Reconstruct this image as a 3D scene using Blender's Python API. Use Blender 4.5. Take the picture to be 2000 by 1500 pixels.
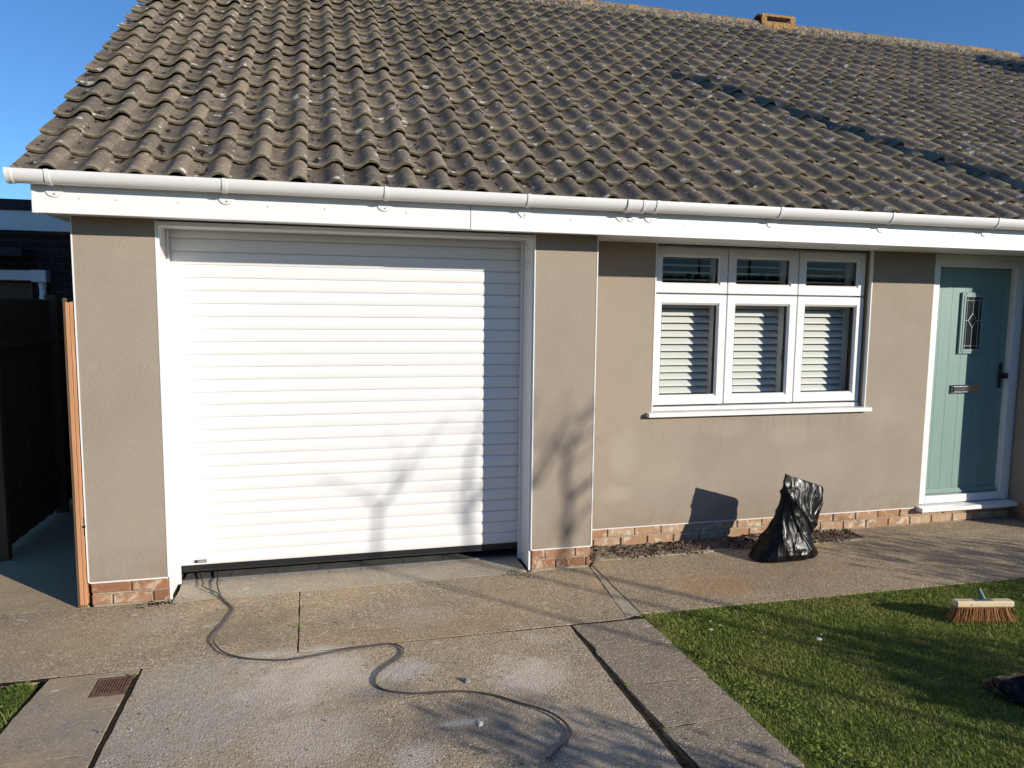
import bpy, math, random
import numpy as np
from mathutils import Vector, Matrix, noise as mnoise

random.seed(7); RNG = np.random.default_rng(11)
for o in list(bpy.data.objects): bpy.data.objects.remove(o, do_unlink=True)
SC = bpy.context.scene
COL = SC.collection
R = math.radians

# ------------------------------------------------------------------ camera
CAM = np.array([1.3925, -4.7836, 1.8288]); YAW, PIT, ROL, FPX = .2532, .1028, .0111, 1432.0
cF = np.array([math.sin(YAW)*math.cos(PIT), math.cos(YAW)*math.cos(PIT), -math.sin(PIT)])
cR0 = np.array([math.cos(YAW), -math.sin(YAW), 0.]); cU0 = np.cross(cR0, cF)
cR = cR0*math.cos(ROL)+cU0*math.sin(ROL); cU = -cR0*math.sin(ROL)+cU0*math.cos(ROL)
cam = bpy.data.cameras.new('camera'); camo = bpy.data.objects.new('camera', cam); COL.objects.link(camo)
camo.matrix_world = Matrix(((cR[0], cU[0], -cF[0], CAM[0]), (cR[1], cU[1], -cF[1], CAM[1]), (cR[2], cU[2], -cF[2], CAM[2]), (0, 0, 0, 1)))
cam.sensor_width = 36; cam.lens = 36*FPX/2000; cam.clip_start = .05; cam.clip_end = 2000
SC.camera = camo
# ------------------------------------------------------------------ light
SUN = Vector((.93, -1.0, .41)).normalized()           # direction towards the sun
ELEV = math.asin(SUN.z); AZ = math.atan2(SUN.x, SUN.y)
w = bpy.data.worlds.new('World'); SC.world = w; w.use_nodes = True
nt = w.node_tree; bg = nt.nodes['Background']
sky = nt.nodes.new('ShaderNodeTexSky'); sky.sky_type = 'NISHITA'; sky.sun_disc = False
sky.sun_elevation = ELEV; sky.sun_rotation = AZ; sky.air_density = 1.0; sky.dust_density = 0; sky.ozone_density = 7.5
nt.links.new(sky.outputs[0], bg.inputs[0]); bg.inputs[1].default_value = .13
sl = bpy.data.lights.new('sun', 'SUN'); sl.energy = 5.0; sl.angle = R(.55); sl.color = (1, .925, .81)
so = bpy.data.objects.new('sun', sl); COL.objects.link(so); so.location = (12, -14, 9)
so.rotation_euler = (-SUN).to_track_quat('-Z', 'Y').to_euler()
SC.view_settings.view_transform = 'Standard'; SC.view_settings.look = 'None'
SC.view_settings.exposure = 0.19; SC.view_settings.gamma = 1; SC.view_settings.use_curve_mapping = False
SC.render.engine = 'CYCLES'

# ------------------------------------------------------------------ node helpers
class NT:
    def __init__(s, name):
        s.m = bpy.data.materials.new(name); s.m.use_nodes = True; s.t = s.m.node_tree
        s.b = s.t.nodes['Principled BSDF']; s.out = s.t.nodes['Material Output']
    def n(s, typ, **kw):
        nd = s.t.nodes.new(typ)
        for k, v in kw.items():
            if k.startswith('_'): setattr(nd, k[1:], v)
        return nd
    def l(s, a, b): s.t.links.new(a, b)
    def put(s, sock, v):
        if hasattr(v, 'links') or isinstance(v, bpy.types.NodeSocket): s.l(v, sock)
        elif v is not None: sock.default_value = v
    def pos(s): return s.n('ShaderNodeNewGeometry').outputs['Position']
    def obj(s): return s.n('ShaderNodeTexCoord').outputs['Object']
    def map(s, v, scale=(1, 1, 1), rot=(0, 0, 0), loc=(0, 0, 0)):
        m = s.n('ShaderNodeMapping'); s.l(v, m.inputs[0]); m.inputs[1].default_value = loc; m.inputs[2].default_value = rot; m.inputs[3].default_value = scale
        return m.outputs[0]
    def noise(s, v, sc, det=4, rough=.55, dist=0):
        t = s.n('ShaderNodeTexNoise'); s.l(v, t.inputs['Vector']); t.inputs['Scale'].default_value = sc; t.inputs['Detail'].default_value = det
        t.inputs['Roughness'].default_value = rough; t.inputs['Distortion'].default_value = dist; return t.outputs['Fac']
    def vor(s, v, sc, feat='F1', rnd=1):
        t = s.n('ShaderNodeTexVoronoi'); t.feature = feat; s.l(v, t.inputs['Vector']); t.inputs['Scale'].default_value = sc; t.inputs['Randomness'].default_value = rnd
        return t
    def math(s, op, a, b=None, c=None, clamp=False):
        m = s.n('ShaderNodeMath'); m.operation = op; m.use_clamp = clamp
        for i, v in enumerate((a, b, c)):
            if v is not None: s.put(m.inputs[i], v)
        return m.outputs[0]
    def ramp(s, f, a, b, lo=0., hi=1.):
        m = s.n('ShaderNodeMapRange'); m.clamp = True; m.interpolation_type = 'SMOOTHSTEP'; s.put(m.inputs[0], f)
        m.inputs[1].default_value = a; m.inputs[2].default_value = b; m.inputs[3].default_value = lo; m.inputs[4].default_value = hi; return m.outputs[0]
    def mix(s, f, a, b, typ='MIX'):
        m = s.n('ShaderNodeMix'); m.data_type = 'RGBA'; m.blend_type = typ; s.put(m.inputs[0], f)
        for sock, v in ((m.inputs[6], a), (m.inputs[7], b)):
            if isinstance(v, (tuple, list)): sock.default_value = tuple(v)+((1,) if len(v) == 3 else ())
            else: s.l(v, sock)
        return m.outputs[2]
    def cramp(s, f, stops):
        r = s.n('ShaderNodeValToRGB'); s.l(f, r.inputs[0]); e = r.color_ramp.elements
        while len(e) < len(stops): e.new(.5)
        for i, (p, c) in enumerate(stops): e[i].position = p; e[i].color = tuple(c)+(1,)
        return r.outputs[0]
    def bump(s, h, st=.3, d=.01, prev=None):
        b = s.n('ShaderNodeBump'); b.inputs['Strength'].default_value = st; b.inputs['Distance'].default_value = d; s.l(h, b.inputs['Height'])
        if prev is not None: s.l(prev, b.inputs['Normal'])
        return b.outputs[0]
    def done(s, col=None, rough=.6, nrm=None, spec=.5, metal=0):
        if col is not None:
            if isinstance(col, (tuple, list)): s.b.inputs['Base Color'].default_value = tuple(col)+(1,)
            else: s.l(col, s.b.inputs['Base Color'])
        s.put(s.b.inputs['Roughness'], rough); s.b.inputs['Specular IOR Level'].default_value = spec; s.b.inputs['Metallic'].default_value = metal
        if nrm is not None: s.l(nrm, s.b.inputs['Normal'])
        return s.m
    def rnd(s): return s.n('ShaderNodeObjectInfo').outputs['Random']
    def attr(s, name):
        a = s.n('ShaderNodeAttribute'); a.attribute_name = name; return a.outputs['Fac']

M = {}
def mats():
    # --- white pvc
    def pvc(name, c, ro=.35):
        t = NT(name); p = t.pos(); n = t.noise(p, 3, 3); d = t.noise(p, 40, 4)
        col = t.mix(t.ramp(n, .35, .75, 0, .5), c, tuple(x*.93 for x in c))
        col = t.mix(t.ramp(d, .66, .78, 0, .35), col, (c[0]*.7, c[1]*.68, c[2]*.62))
        return t.done(col, t.ramp(n, .3, .7, ro-.08, ro+.1), t.bump(t.noise(p, 9, 2), .06, .01))
    M['pvc'] = pvc('white_pvc', (.76, .755, .74)); M['pvc2'] = pvc('white_pvc_gutter', (.73, .715, .69), .28)
    t = NT('shutter_paint'); p = t.pos(); sp = t.map(p, (4, 4, 160)); n = t.noise(sp, 1, 3)
    col = t.mix(t.ramp(t.rnd(), 0, 1, 0, .5), (.75, .745, .73), (.725, .72, .71)); col = t.mix(t.ramp(n, .4, .7, 0, .25), col, (.63, .62, .60))
    M['slat'] = t.done(col, .42, t.bump(t.noise(t.map(p, (3, 3, 220)), 1, 2), .12, .002))
    # --- stucco render
    t = NT('textured_render'); p = t.pos()
    big = t.noise(p, 1.3, 4); mid = t.noise(p, 6, 5, .6); fine = t.noise(p, 260, 3, .7)
    col = t.cramp(big, [(.3, (.30, .247, .192)), (.5, (.335, .280, .220)), (.75, (.362, .298, .228))])
    col = t.mix(t.ramp(mid, .58, .78, 0, .35), col, (.40, .345, .275))
    col = t.mix(t.ramp(t.noise(t.map(p, loc=(3.1, 0, 7)), 4, 4, .6, .6), .62, .8, 0, .4), col, (.30, .255, .20))
    vv = t.vor(p, 55); col = t.mix(t.math('MULTIPLY', t.ramp(vv.outputs['Distance'], .05, .09, 1, 0), t.ramp(t.n('ShaderNodeSeparateColor').outputs[0], 0, 1)) if False else t.math('MULTIPLY', t.ramp(vv.outputs['Distance'], .04, .1, 1, 0), t.ramp(t.noise(p, 14, 1), .68, .72)), col, (.75, .7, .6))
    # pale scuffs low on the wall beside the window (their own shape, dried wash)
    for (x, z, rx, rz, s) in ((3.62, .72, .10, .17, .55), (3.55, .42, .13, .06, .6), (4.5, .9, .18, .06, .4), (5.1, .83, .3, .07, .3), (5.9, .95, .14, .2, .25), (6.1, 1.0, .2, .1, .22), (4.0, .55, .2, .1, .25), (5.4, .55, .25, .12, .22)):
        sx = t.n('ShaderNodeSeparateXYZ'); t.l(p, sx.inputs[0])
        dx = t.math('DIVIDE', t.math('SUBTRACT', sx.outputs[0], x), rx); dz = t.math('DIVIDE', t.math('SUBTRACT', sx.outputs[2], z), rz)
        d = t.math('ADD', t.math('ADD', t.math('MULTIPLY', dx, dx), t.math('MULTIPLY', dz, dz)), t.math('MULTIPLY', t.math('SUBTRACT', t.noise(p, 9, 4, .65), .5), 2.6))
        col = t.mix(t.ramp(d, -.3, 2.2, s*.8, 0), col, (.44, .38, .29))
    sx = t.n('ShaderNodeSeparateXYZ'); t.l(p, sx.inputs[0])
    base = t.math('MULTIPLY', t.ramp(sx.outputs[2], .15, .42, 1, 0), t.ramp(t.noise(p, 8, 5, .7), .38, .66, .1, .5)); col = t.mix(base, col, (.225, .175, .12))
    drip = t.math('MULTIPLY', t.math('MULTIPLY', t.ramp(sx.outputs[2], .62, 1.0, 0, 1), t.ramp(sx.outputs[2], 1.005, 1.03, 1, 0)), t.math('MULTIPLY', t.ramp(sx.outputs[0], 3.75, 3.85, 0, 1), t.ramp(sx.outputs[0], 5.72, 5.8, 1, 0)))
    col = t.mix(t.math('MULTIPLY', drip, t.ramp(t.noise(t.map(p, (22, 22, 1.5)), 1, 4, .6), .5, .7, 0, .35)), col, (.23, .19, .145))
    nb = t.bump(fine, .55, .006); nb = t.bump(t.vor(p, 190).outputs['Distance'], .35, .004, nb); nb = t.bump(t.noise(p, 5, 3), .12, .02, nb)
    M['render'] = t.done(col, .9, nb, .2)
    # --- brick
    def brick(name, a, b, c, eff=.5):
        t = NT(name); p = t.pos(); r = t.rnd()
        col = t.cramp(r, [(0, a), (.5, b), (1, c)]); n = t.noise(p, 24, 5, .65)
        col = t.mix(t.ramp(n, .4, .7, 0, .5), col, tuple(x*.62 for x in b))
        col = t.mix(t.ramp(t.noise(p, 13, 5, .72, .5), .5, .66, 0, eff), col, (.56, .47, .36))
        col = t.mix(t.ramp(t.noise(t.map(p, loc=(4, 1, 2)), 17, 4, .7), .6, .75, 0, eff*.9), col, (.22, .19, .10))
        return t.done(col, .9, t.bump(t.noise(p, 90, 4, .7), .5, .006), .2)
    M['brick'] = brick('orange_brick', (.235, .108, .056), (.32, .158, .085), (.37, .22, .13), .75)
    M['brickw'] = brick('pale_orange_brick', (.35, .185, .098), (.43, .27, .168), (.45, .32, .21), 1.0)
    M['dbrick'] = brick('dark_purple_brick', (.030, .018, .019), (.042, .024, .024), (.055, .03, .026), .05)
    t = NT('mortar'); p = t.pos(); M['mortar'] = t.done(t.cramp(t.noise(p, 30, 5, .7), [(.3, (.28, .235, .17)), (.7, (.45, .39, .30))]), .95, t.bump(t.noise(p, 120, 4), .6, .01), .2)
    t = NT('dark_mortar'); p = t.pos(); M['dmortar'] = t.done(t.cramp(t.noise(p, 30, 5, .7), [(.3, (.085, .075, .07)), (.7, (.14, .125, .115))]), .95, None, .2)
    # --- roof tile
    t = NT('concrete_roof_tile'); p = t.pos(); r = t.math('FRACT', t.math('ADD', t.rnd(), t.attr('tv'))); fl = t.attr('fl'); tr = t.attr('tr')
    n1 = t.noise(p, 5, 5, .65); n2 = t.noise(p, 38, 5, .7); n3 = t.noise(p, 160, 3, .7)
    col = t.cramp(n2, [(.28, (.12, .098, .078)), (.5, (.235, .193, .152)), (.75, (.37, .31, .25))])
    col = t.mix(t.ramp(n1, .35, .7, 0, .45), col, (.135, .115, .095))
    col = t.mix(1, col, t.cramp(r, [(0, (.66, .65, .64)), (.5, (1, .97, .93)), (1, (1.3, 1.2, 1.08))]), 'MULTIPLY')
    moss = t.math('MULTIPLY', t.ramp(fl, .01, .22, 1, 0), t.ramp(t.noise(p, 14, 5, .8), .36, .6))
    col = t.mix(t.math('MULTIPLY', moss, .85), col, t.mix(n3, (.155, .142, .08), (.30, .27, .175)))
    col = t.mix(t.math('MULTIPLY', t.ramp(t.noise(t.map(p, loc=(9, 2, 1)), 9, 6, .75), .5, .68), .5), col, (.18, .165, .105))
    col = t.mix(t.ramp(t.noise(p, 90, 4, .8), .5, .72, 0, .6), col, (.075, .06, .048)); col = t.mix(t.ramp(t.noise(t.map(p, loc=(1, 7, 3)), 120, 3, .8), .56, .75, 0, .55), col, (.45, .39, .31))
    # troughs coloured darker than the rolls, then black damp moss lodged in them
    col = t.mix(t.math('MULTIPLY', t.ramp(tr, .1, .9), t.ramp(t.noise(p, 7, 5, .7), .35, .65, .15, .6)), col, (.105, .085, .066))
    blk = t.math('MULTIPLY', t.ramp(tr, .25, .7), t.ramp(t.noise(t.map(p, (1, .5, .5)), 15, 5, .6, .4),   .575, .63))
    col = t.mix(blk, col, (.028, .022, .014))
    # pale lichen discs and rings
    wp = t.n('ShaderNodeVectorMath'); wp.operation = 'ADD'; nn = t.n('ShaderNodeTexNoise'); t.l(p, nn.inputs['Vector']); nn.inputs['Scale'].default_value = 60
    sc_ = t.n('ShaderNodeVectorMath'); sc_.operation = 'SCALE'; t.l(nn.outputs['Color'], sc_.inputs[0]); sc_.inputs[3].default_value = .02; t.l(p, wp.inputs[0]); t.l(sc_.outputs[0], wp.inputs[1])
    for scl, rad, thr, c in ((12, .34, .92, (.64, .61, .54)), (22, .30, .90, (.58, .55, .48)), (48, .26, .88, (.5, .47, .40)), (11, .18, .965, (.50, .27, .05))):
        v = t.vor(wp.outputs[0], scl); cc = t.n('ShaderNodeSeparateColor'); t.l(v.outputs['Color'], cc.inputs[0])
        disc = t.math('MULTIPLY', t.ramp(v.outputs['Distance'], rad*.75, rad, 1, 0), t.math('GREATER_THAN', cc.outputs[0], thr))
        if scl in (12,): disc = t.math('MULTIPLY', disc, t.ramp(v.outputs['Distance'], rad*.25, rad*.6, .45, 1))
        col = t.mix(t.math('MULTIPLY', disc, .85), col, c)
    nb = t.bump(n3, .7, .007); nb = t.bump(n2, .5, .012, nb); nb = t.bump(blk, .8, .012, nb)
    M['tile'] = t.done(col, .92, nb, .15)
    t = NT('ridge_tile_concrete'); p = t.pos(); n = t.noise(p, 22, 6, .8); r = t.rnd()
    col = t.cramp(n, [(.35, (.08, .065, .048)), (.5, (.20, .165, .122)), (.66, (.38, .32, .24))])
    col = t.mix(t.math('MULTIPLY', t.ramp(t.noise(t.map(p, loc=(2, 0, 5)), 7, 4, .7), .52, .62), .8), col, (.42, .22, .075))
    M['ridge'] = t.done(col, .95, t.bump(t.noise(p, 50, 4), .8, .02), .1)
    t = NT('lime_mortar'); p = t.pos(); M['lmortar'] = t.done(t.cramp(t.noise(p, 40, 5, .75), [(.42, (.05, .042, .032)), (.54, (.20, .168, .128)), (.70, (.50, .44, .35))]), .95, t.bump(t.noise(p, 60, 4), 1, .02), .1)
    t = NT('terracotta_lichen'); p = t.pos(); M['terra'] = t.done(t.cramp(t.noise(p, 45, 5, .75), [(.35, (.12, .065, .022)), (.5, (.36, .20, .07)), (.68, (.52, .34, .17))]), .95, t.bump(t.noise(p, 70, 4), .8, .015), .1)
    # --- exposed aggregate concrete
    def conc(name, base, warm, agg=1., stains_patches=True):
        t = NT(name); p = t.pos()
        v = t.vor(p, 92); cc = t.n('ShaderNodeSeparateColor'); t.l(v.outputs['Color'], cc.inputs[0])
        v2 = t.vor(p, 240); c2 = t.n('ShaderNodeSeparateColor'); t.l(v2.outputs['Color'], c2.inputs[0])
        big = t.noise(p, 1.1, 5, .6); mid = t.noise(p, 5, 5, .65)
        col = t.mix(t.ramp(big, .38, .62), base, warm)
        col = t.mix(t.ramp(mid, .4, .7, 0, .45), col, tuple(x*.72 for x in base))
        peb = t.cramp(cc.outputs[0], [(0, (.14, .105, .075)), (.3, (.29, .225, .155)), (.55, (.45, .355, .25)), (.8, (.60, .49, .36)), (1, (.86, .77, .63))])
        col = t.mix(t.math('MULTIPLY', t.ramp(v.outputs['Distance'], .35, .55, 1, 0), t.ramp(t.noise(p, 3, 4, .6), .3, .6, .5*agg, .95*agg)), col, peb)
        col = t.mix(t.math('MULTIPLY', t.ramp(c2.outputs[1], .8, .95), .35*agg), col, (.55, .48, .39))
        col = t.mix(t.math('MULTIPLY', t.ramp(t.noise(p, 75, 3, .6), .52, .68), .6*agg), col, (.09, .07, .052))
        # pale chips and splashes
        sp = t.vor(t.map(p, (1, 1.6, 1)), 6.5); cs = t.n('ShaderNodeSeparateColor'); t.l(sp.outputs['Color'], cs.inputs[0])
        d = t.math('ADD', sp.outputs['Distance'], t.math('MULTIPLY', t.math('SUBTRACT', t.noise(p, 30, 4, .7), .5), .35))
        col = t.mix(t.math('MULTIPLY', t.ramp(d, .10, .16, .8, 0), t.math('GREATER_THAN', cs.outputs[0], .66)), col, (.60, .54, .44))
        sp = t.vor(p, 24); cs = t.n('ShaderNodeSeparateColor'); t.l(sp.outputs['Color'], cs.inputs[0])
        col = t.mix(t.math('MULTIPLY', t.ramp(sp.outputs['Distance'], .10, .2, .8, 0), t.math('GREATER_THAN', cs.outputs[0], .86)), col, (.60, .55, .47))
        if stains_patches:
            sx = t.n('ShaderNodeSeparateXYZ'); t.l(p, sx.inputs[0]); nz = t.math('MULTIPLY', t.math('SUBTRACT', t.noise(p, 4.5, 6, .7), .5), 4.2)
            for (x, y, rx, ry, s, c) in ((1.32, -1.18, .34, .30, .62, (.76, .66, .54)), (1.2, -.89, .3, .06, .6, (.62, .57, .48)), (1.78, -1.22, .16, .12, .55, (.62, .56, .48)), (2.38, -1.40, .22, .2, .6, (.76, .65, .53)), (1.92, -.62, .22, .16, .35, (.55, .49, .42)),
                                      (1.3, -1.72, .28, .22, .55, (.60, .51, .41)), (1.96, -1.75, .13, .025, .75, (.72, .72, .70)), (1.15, -1.5, .5, .5, .25, (.55, .46, .36)), (2.55, -1.02, .13, .1, .4, (.6, .53, .44)), (.42, -.33, .2, .15, .35, (.46, .42, .34)), (1.75, -1.95, .12, .1, .5, (.58, .53, .46)),
                                      (1.95, -1.72, .42, .20, .62, (.115, .11, .108)), (2.2, -1.95, .25, .16, .5, (.12, .115, .11)), (1.62, -1.42, .2, .1, .45, (.14, .13, .125)), (.75, -1.3, .35, .5, .35, (.5, .47, .42)), (2.5, -1.9, .4, .5, .3, (.42, .37, .32)), (.0, -.45, .5, .4, .35, (.44, .33, .19)),  # starts with neutral dark grey patches on the open drive
                                      (1.9, -.75, .7, .2, .35, (.36, .225, .12)), (4.4, -.45, .8, .3, .4, (.40, .26, .15)), (3.9, -.55, .25, .2, .5, (.38, .21, .1)), (1.0, -.5, .4, .3, .4, (.17, .14, .085))):
                dx = t.math('DIVIDE', t.math('SUBTRACT', sx.outputs[0], x), rx); dy = t.math('DIVIDE', t.math('SUBTRACT', sx.outputs[1], y), ry)
                d = t.math('ADD', t.math('ADD', t.math('MULTIPLY', dx, dx), t.math('MULTIPLY', dy, dy)), nz)
                col = t.mix(t.math('MULTIPLY', t.ramp(d, -.2, 1.5, s, 0), t.ramp(t.noise(p, 60, 4, .7), .25, .55, .75, 1)), col, c)
        h = t.math('ADD', t.ramp(v.outputs['Distance'], .1, .6, 1, 0), t.math('MULTIPLY', t.noise(p, 150, 4, .7), .8))
        nb = t.bump(h, .4*agg, .005); nb = t.bump(mid, .25, .03, nb)
        return t.done(col, .95, nb, .06)
    M['conc'] = conc('aggregate_concrete', (.36, .282, .182), (.485, .352, .212), 1.)
    M['conc2'] = conc('grey_aggregate_concrete', (.42, .332, .222), (.50, .372, .226), 1.)
    M['slab'] = conc('grey_paving_slab', (.285, .232, .166), (.35, .278, .19), .7, False)
    M['slab2'] = conc('smooth_grey_slab', (.35, .29, .215), (.43, .315, .195), .35, False)
    M['side'] = conc('mossy_concrete', (.46, .35, .20), (.50, .375, .22), .4, False)
    M['strip'] = conc('smooth_concrete', (.42, .37, .285), (.46, .38, .27), .5, False)
    t = NT('soil'); p = t.pos(); M['soil'] = t.done(t.cramp(t.noise(p, 26, 5, .7), [(.3, (.13, .095, .066)), (.55, (.27, .205, .15)), (.8, (.46, .37, .28))]), 1, t.bump(t.noise(p, 70, 5, .7), 1, .02), .1)
    t = NT('dark_earth'); p = t.pos(); M['earth'] = t.done(t.cramp(t.noise(p, 12, 5, .7), [(.3, (.018, .014, .01)), (.7, (.05, .038, .026))]), 1, None, .1)
    t = NT('lawn_soil'); p = t.pos(); M['lawn'] = t.done(t.cramp(t.noise(p, 18, 5, .7), [(.3, (.07, .085, .02)), (.7, (.15, .15, .045))]), 1, t.bump(t.noise(p, 60, 4), .8, .02), .1)
    t = NT('grass_blade'); p = t.pos(); a = t.attr('tv'); h = t.attr('fl')
    col = t.cramp(a, [(0, (.10, .165, .022)), (.4, (.175, .25, .036)), (.7, (.27, .30, .06)), (.9, (.40, .35, .11)), (1, (.52, .44, .2))])
    col = t.mix(t.ramp(t.noise(p, 2.4, 4, .6), .42, .68, 0, .6), col, (.36, .33, .09)); col = t.mix(t.ramp(t.noise(t.map(p, loc=(5, 3, 0)), 3.3, 4, .6), .55, .7, 0, .75), col, (.07, .14, .022)); col = t.mix(t.ramp(t.noise(t.map(p, loc=(2, 9, 0)), 7, 5, .7), .52, .72, 0, .6), col, (.44, .40, .14))
    m = t.done(col, .55, None, .3); tl = t.n('ShaderNodeBsdfTranslucent'); t.l(col, tl.inputs[0]); mx = t.n('ShaderNodeMixShader'); mx.inputs[0].default_value = .25
    t.l(t.b.outputs[0], mx.inputs[1]); t.l(tl.outputs[0], mx.inputs[2]); t.l(mx.outputs[0], t.out.inputs[0]); M['grass'] = m
    t = NT('evergreen_leaf'); M['leaf'] = t.done(t.cramp(t.attr('tv'), [(0, (.02, .045, .012)), (1, (.06, .10, .025))]), .45, None, .4)
    t = NT('bark'); p = t.pos(); M['bark'] = t.done(t.cramp(t.noise(t.map(p, (1, 1, .2)), 40, 5, .7), [(.3, (.06, .045, .035)), (.7, (.15, .12, .09))]), .95, t.bump(t.noise(p, 60, 4), .7, .02), .2)
    def wood(name, a, b):
        t = NT(name); p = t.pos(); g = t.noise(t.map(p, (40, 40, 1.5)), 1.5, 5, .7, .5)
        return t.done(t.mix(t.ramp(t.rnd(), 0, 1, 0, .3), t.cramp(g, [(.3, a), (.7, b)]), a), .8, t.bump(g, .35, .004), .25)
    M['gate'] = wood('orange_stained_timber', (.42, .20, .095), (.58, .31, .16)); M['fence'] = wood('dark_stained_timber', (.085, .052, .03), (.15, .095, .055)); M['pole'] = wood('creosoted_timber', (.07, .05, .035), (.13, .1, .07))
    t = NT('pale_timber'); p = t.pos(); M['pale'] = t.done(t.cramp(t.noise(t.map(p, (3, 40, 40)), 2, 4), [(.3, (.60, .46, .28)), (.7, (.72, .58, .38))]), .6)
    t = NT('coir_bristle'); M['coir'] = t.done(t.cramp(t.attr('tv'), [(0, (.22, .09, .03)), (.5, (.45, .22, .085)), (1, (.62, .36, .17))]), .8, None, .2)
    t = NT('coir_core'); p = t.obj(); M['coircore'] = t.done(t.cramp(t.noise(t.map(p, (260, 260, 6)), 1, 3), [(.35, (.14, .055, .018)), (.65, (.40, .19, .07))]), .9)
    t = NT('green_plastic'); M['gplast'] = t.done((.11, .17, .13), .5)
    t = NT('black_polythene'); p = t.pos(); nb = t.bump(t.noise(t.map(p, (1, 1, .55)), 9, 3, .5, .8), .2, .03); nb = t.bump(t.noise(t.map(p, (1, 1, .35)), 38, 2, .5, .8), .08, .008, nb)
    M['poly'] = t.done((.004, .004, .0045), t.ramp(t.noise(p, 8, 3), .35, .7, .27, .46), nb, .2)
    t = NT('black_rubber'); M['rubber'] = t.done((.012, .012, .013), .55)
    t = NT('grey_cable_sheath'); M['cable'] = t.done((.06, .055, .05), .4)
    t = NT('black_metal'); M['bmetal'] = t.done((.012, .013, .016), .35, None, .5)
    t = NT('chrome'); M['chrome'] = t.done((.62, .62, .63), .14, None, .5, 1)
    t = NT('grey_aluminium'); M['alu'] = t.done((.30, .30, .31), .4, None, .5, .6)
    t = NT('pale_aluminium'); M['alu2'] = t.done((.55, .55, .56), .4, None, .5, .4)
    t = NT('teal_door_skin'); p = t.pos(); g = t.noise(t.map(p, (60, 60, 2.2)), 1.6, 5, .65, .6)
    M['teal'] = t.done(t.mix(t.ramp(g, .35, .7), (.17, .268, .24), (.195, .298, .266)), .48, t.bump(g, .25, .002), .4)
    t = NT('cast_iron_rust'); p = t.pos(); M['rust'] = t.done(t.cramp(t.noise(p, 50, 4), [(.3, (.10, .05, .035)), (.7, (.22, .12, .08))]), .85, t.bump(t.noise(p, 90, 3), .5, .004), .3)
    t = NT('slate_floor_tile'); p = t.pos(); M['ftile'] = t.done(t.cramp(t.noise(p, 12, 4), [(.3, (.10, .098, .092)), (.7, (.15, .147, .135))]), .5)
    t = NT('grey_stone'); p = t.pos(); M['stone'] = t.done(t.cramp(t.noise(p, 40, 4), [(.3, (.12, .11, .1)), (.7, (.3, .28, .25))]), .9)
    t = NT('pale_chip'); M['chip'] = t.done((.7, .68, .63), .8)
    t = NT('roof_felt'); p = t.pos(); M['felt'] = t.done(t.cramp(t.noise(p, 20, 4), [(.3, (.02, .022, .026)), (.7, (.045, .047, .05))]), .95)
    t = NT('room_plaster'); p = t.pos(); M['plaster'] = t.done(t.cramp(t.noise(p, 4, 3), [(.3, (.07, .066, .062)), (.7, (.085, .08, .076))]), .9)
    t = NT('painted_shutter'); M['louvre'] = t.done((.74, .73, .69), .45)
    def glass(name, tint, refl):
        t = NT(name); tb = t.n('ShaderNodeBsdfTransparent'); tb.inputs[0].default_value = tint+(1,); gl = t.n('ShaderNodeBsdfGlossy'); gl.inputs['Roughness'].default_value = .01
        f = t.n('ShaderNodeLayerWeight'); f.inputs[0].default_value = .5; mx = t.n('ShaderNodeMixShader'); t.l(t.math('MULTIPLY_ADD', t.math('POWER', f.outputs['Facing'], 5), .9*refl, .04*refl), mx.inputs[0])
        t.l(tb.outputs[0], mx.inputs[1]); t.l(gl.outputs[0], mx.inputs[2]); t.l(mx.outputs[0], t.out.inputs[0]); return t.m
    M['glass'] = glass('window_glass', (.94, .95, .945), .35)
    t = NT('obscure_glass'); p = t.pos(); M['oglass'] = t.done((.012, .016, .016), .12, t.bump(t.noise(p, 70, 2), .6, .004), .6)
    t = NT('lead_came'); M['lead'] = t.done((.5, .5, .48), .45, None, .5, .3)
mats()

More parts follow.
